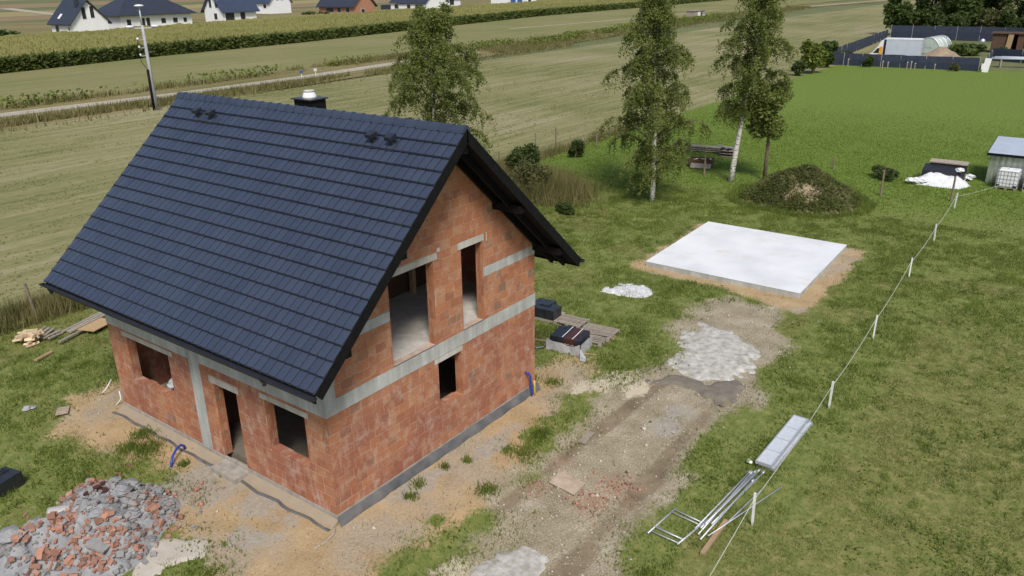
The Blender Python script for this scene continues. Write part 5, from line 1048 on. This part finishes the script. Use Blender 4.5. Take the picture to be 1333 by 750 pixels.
bx_ = MB().box((-1.1,-2.5,.95),(1.1,2.4,3.55)).build('cargo_box', M['truckbox'], tk); MB().box((-1.13,-2.52,3.5),(1.13,2.42,3.62)).build('roof_edge', M['white'], bx_); MB().box((-1.13,2.2,.95),(-1.11,2.38,3.5)).build('box_post', M['black'], bx_)
cb = MB().prism([(-1.0,2.55,.5),(-1.0,4.7,.5),(-1.0,4.75,1.2),(-1.0,4.0,1.55),(-1.0,3.3,2.5),(-1.0,2.9,3.3),(-1.0,2.55,3.5)], (2.0,0,0)).build('cab', M['white'], tk)
MB().prism([(-1.02,2.75,1.55),(-1.02,3.85,1.55),(-1.02,3.3,2.25),(-1.02,2.75,2.25)], (.015,0,0)).build('side_window', M['fglass'], cb); MB().prism([(-1.025,2.6,.7),(-1.025,3.1,.7),(-1.025,3.0,2.5),(-1.025,2.6,2.5)], (.02,0,0)).build('orange_panel', M['orange'], cb)
MB().box((-1.03,3.2,.9),(-1.012,4.2,1.3)).build('blue_panel', M['bluepaint'], cb); MB().box((-.9,4.72,.75),(.9,4.8,1.0)).build('bumper', M['black'], cb)
for y in (3.7, -1.4):
    for x in (-1.0, .75): MB().tube([(x,y,.42),(x+.25,y,.42)], .42, 14).build('wheel', M['black'], tk)
MB().box((-.4,-2.4,.6),(.4,3.2,.94)).build('chassis', M['black'], tk)
gh = thing('greenhouse', 'rounded pale greenhouse behind the box truck', 'greenhouse', (141,13.2,0), rad(-8))
pr = [(1.9*math.cos(t), 2.5*math.sin(t)) for t in [math.pi*k/14 for k in range(15)]]; m_ = MB()
for x in np.linspace(0, 6, 4): m_.v += [(float(x), y, z) for y, z in pr]
m_.f = [(15*j+i, 15*j+i+1, 15*j+16+i, 15*j+15+i) for j in range(3) for i in range(14)]; o = m_.build('cover', M['poly'], gh, True); md = o.modifiers.new('s', 'SOLIDIFY'); md.thickness = .02
MB().add([(.01, y, z) for y, z in pr], [tuple(range(15))]).build('end_wall', M['poly'], gh)
for x in (0, 2, 4, 6): MB().tube([(x, y*1.01, z*1.01) for y, z in pr], .05, 5, False).build('hoop', M['zinc'], gh)
d_ = MB().box((-.05,-.55,0),(0,.55,1.9)).build('door', M['poly'], gh); MB().box((-.08,-.6,.9),(-.055,.6,1.0)).build('door_rail', M['zinc'], d_)
bsd = thing('brown_shed', 'dark brown wooden shed with an open bay', 'shed', (147,-.2,0), rad(3))
for y0, y1 in ((3.0,5.0),(-1.6,1.4)): MB().box((0,y0,0),(.12,y1,3.0)).build('front_boards', M['brownboard'], bsd)
MB().box((0,-1.6,0),(3.5,-1.5,3)).build('side_boards', M['brownboard'], bsd); MB().box((0,4.92,0),(3.5,5.02,3)).build('side_boards', M['brownboard'], bsd); MB().box((3.4,-1.5,0),(3.5,4.9,3)).build('rear_boards', M['brownboard'], bsd)
MB().box((-.3,-1.9,3.0),(3.8,5.3,3.15)).build('roof', M['brownboard'], bsd); MB().obox((-.2,2.5,1.5), (.08,.8,2.9), Matrix.Rotation(.08, 3, 'X')).build('door_leaf', M['wood'], bsd); MB().box((-.06,-.6,.9),(-.005,.4,2.0)).build('window', M['fglass'], bsd)
rh = far_house('red_roofed_house', 'house with a red roof cut by the right edge', 'house', 160,-14,10,12.5,3.4,8.6,'y', wall='fwhite', roof='redroof', wins=[('W',3,1,1.4,1.4)]); rh['group'] = ''; del rh['group']
hp = thing('soil_heap', 'brown heap of soil beside the greenhouse', 'soil heap', (0,0,0)); lump('heap', [(128,13),(126,9.5),(128,6.5),(132,6),(134.5,9),(132,12.5)], 2.0, M['earth'], .5, .8, .6, .5, 3, hp)
lump('sand_pile', [(121.5,5.8),(121.5,3.6),(123.5,3.2),(124.5,4.8),(123,6)], .9, M['limewhite'], .3, .6, .3, .8, 2, label='small pile of pale sand behind the netting', cat='sand pile')
shrub('bush', 'low green garden shrubs behind the soil heap', 'bush', (140,7.0,0), 3.2, 1.8, 1200, .45, M['midleaf'], 31, stem=False); shrub('bush', 'leafy shrub between the truck and the side netting', 'bush', (121,21,0), 2.2, 1.7, 900, .4, M['darkleaf'], 32, stem=False)
shrub('bush', 'low green plants in front of the brown shed', 'bush', (141,1.5,0), 2.4, 1.2, 800, .4, M['midleaf'], 34, stem=False)
sat = thing('satellite_dish', 'small white round dish on the back netting', 'dish', (148,6.3,0)); MB().tube([(0,0,0),(0,0,1.6)], .05, 6).build('mast', M['zinc'], sat); MB().rock((0,0,1.7), .42, 3, .9).build('reflector', M['white'], sat, True)
wp = thing('white_board', 'upright white panel leaning on the netting corner', 'panel', (115.2,1.2,0), rad(12)); MB().obox((0,0,.9), (.08,.75,1.8), Matrix.Rotation(.12, 3, 'X')).build('panel', M['white'], wp); MB().box((-.08,.3,.35),(.08,.6,1.1)).build('panel_flap', M['white'], wp)
pst = thing('pipe_stack', 'stack of pale pipes on trestles at the right edge', 'pipe stack', (123.5,-2.0,0), rad(-80))
for k in range(7): MB().tube([(-4+.3*k,-.4+.13*k,1.15+.12*(k % 3)),(5-.2*k,-.35+.14*k,1.2+.1*(k % 2))], .1, 7).build('pipe', M['truckbox'], pst, True)
for x in (-2.5, 2.5): MB().box((x-.1,-.6,0),(x+.1,.8,1.05)).build('trestle', M['greywood'], pst)
sc_ = thing('scooter', 'white and grey covered vehicle at the right edge', 'vehicle', (131,-4.5,0)); MB().rock((0,0,1.2), 1.5, 9, .7).build('cover', M['foil'], sc_, False); MB().rock((.2,1.8,.8), 1.0, 10, .7).build('cover_flap', M['foil'], sc_, False)
for k, (y, h_) in enumerate(((18.6,1.1),(13.9,1.0),(13.2,.9),(10.7,1.0),(10.2,1.1),(9.7,.9),(7.2,.9))):
    t = thing('stake', ('stake at the left of the netting fence','left stake of the pair below the truck cab','right stake of the pair below the truck cab','left stake of the three below the truck box','middle stake of the three below the truck box','right stake of the three below the truck box','single stake right of the three below the truck')[k], 'stake', (114.2,y,0), 0, 'pale stakes along the netting'); MB().prism([(-.05,-.05,-.1),(.05,-.05,-.1),(.05,.05,-.1),(-.05,.05,-.1)], (0,.04,h_+.1)).build('shaft', M['greywood'], t); MB().box((-.07,-.07,h_*.9),(.07,.07,h_*.97)).build('cap', M['white'], t)
shrub('bush', 'small reddish shrub before the netting right of the stakes', 'bush', (114.6,4.9,0), .7, 1.0, 300, .22, M['weed'], 41)
# wood behind the yard: each tree its own
def broad(label, loc, h, r, seed, m, nl=3200, size=.5):
    g = np.random.default_rng(seed); t = thing('broadleaf_tree', label, 'tree', loc, 0, 'trees behind the truck yard'); P = []
    mb = MB(); mb.tube([(0,0,-.1),(.1,.1,h*.35),(0,.2,h*.8)], [.03*h,.022*h,.008*h], 7)
    for k in range(14):
        an = g.uniform(0,6.3); q = r*math.sqrt(g.uniform(0,1))*.7; c = np.array([q*math.cos(an), q*math.sin(an), h*g.uniform(.22,.85)]); br = r*g.uniform(.3,.48)*(1.15-.5*c[2]/h)
        mb.tube([(0,.1,c[2]*.55), tuple(c)], [.009*h,.003*h], 4, False); v = g.normal(size=(nl//14,3)); v /= np.linalg.norm(v, axis=1)[:,None]; P.append(c+v*g.uniform(.4,1.1,len(v))[:,None]*np.array([br,br,br*1.15]))
    mb.build('trunk', M['bark'], t); P = np.concatenate(P); P = P[P[:,2] > .1]; V, Fc = leaf_cloud(P, size, seed); obj('crown', np_mesh('crown', V, Fc), m, t); return t
TL = [(183,27,11,3.4,'midleaf','slim light trunked tree at the left end of the wood'),(186,21,12.5,4.2,'darkleaf','tall dark tree second from the left end of the wood'),(181,23.5,5,3.2,'midleaf','low bush at the foot of the wood, left end'),(186,14,8,4,'midleaf','mid green tree in the dip of the wood'),(184,9,6,4,'weed','brownish low tree before the tall dark ones'),(196,12,13,4.6,'darkleaf','tall dark tree in the middle of the wood'),(192,4,14,5,'darkleaf','broad dark tree right of the middle of the wood'),(184,1,7.5,4,'midleaf','bright green low tree before the broad dark tree'),(197,-4,15,5,'darkleaf','tall dark tree near the red roof'),(183,-7,9,4,'darkleaf','dark tree behind the red roof'),(181,15.5,4.5,3.4,'darkleaf','dark low bush behind the greenhouse'),(180,5,5,3.6,'darkleaf','dark low bush left of the brown shed'),(205,4,16,5.5,'darkleaf','tallest dark tree at the back of the wood'),(200,20,9,4,'darkleaf','dark tree behind the left end of the wood')]
for k, (x, y, h_, r, m_, lb) in enumerate(TL): broad(lb, (x, y, 0), h_, r, 300+k, M[m_])
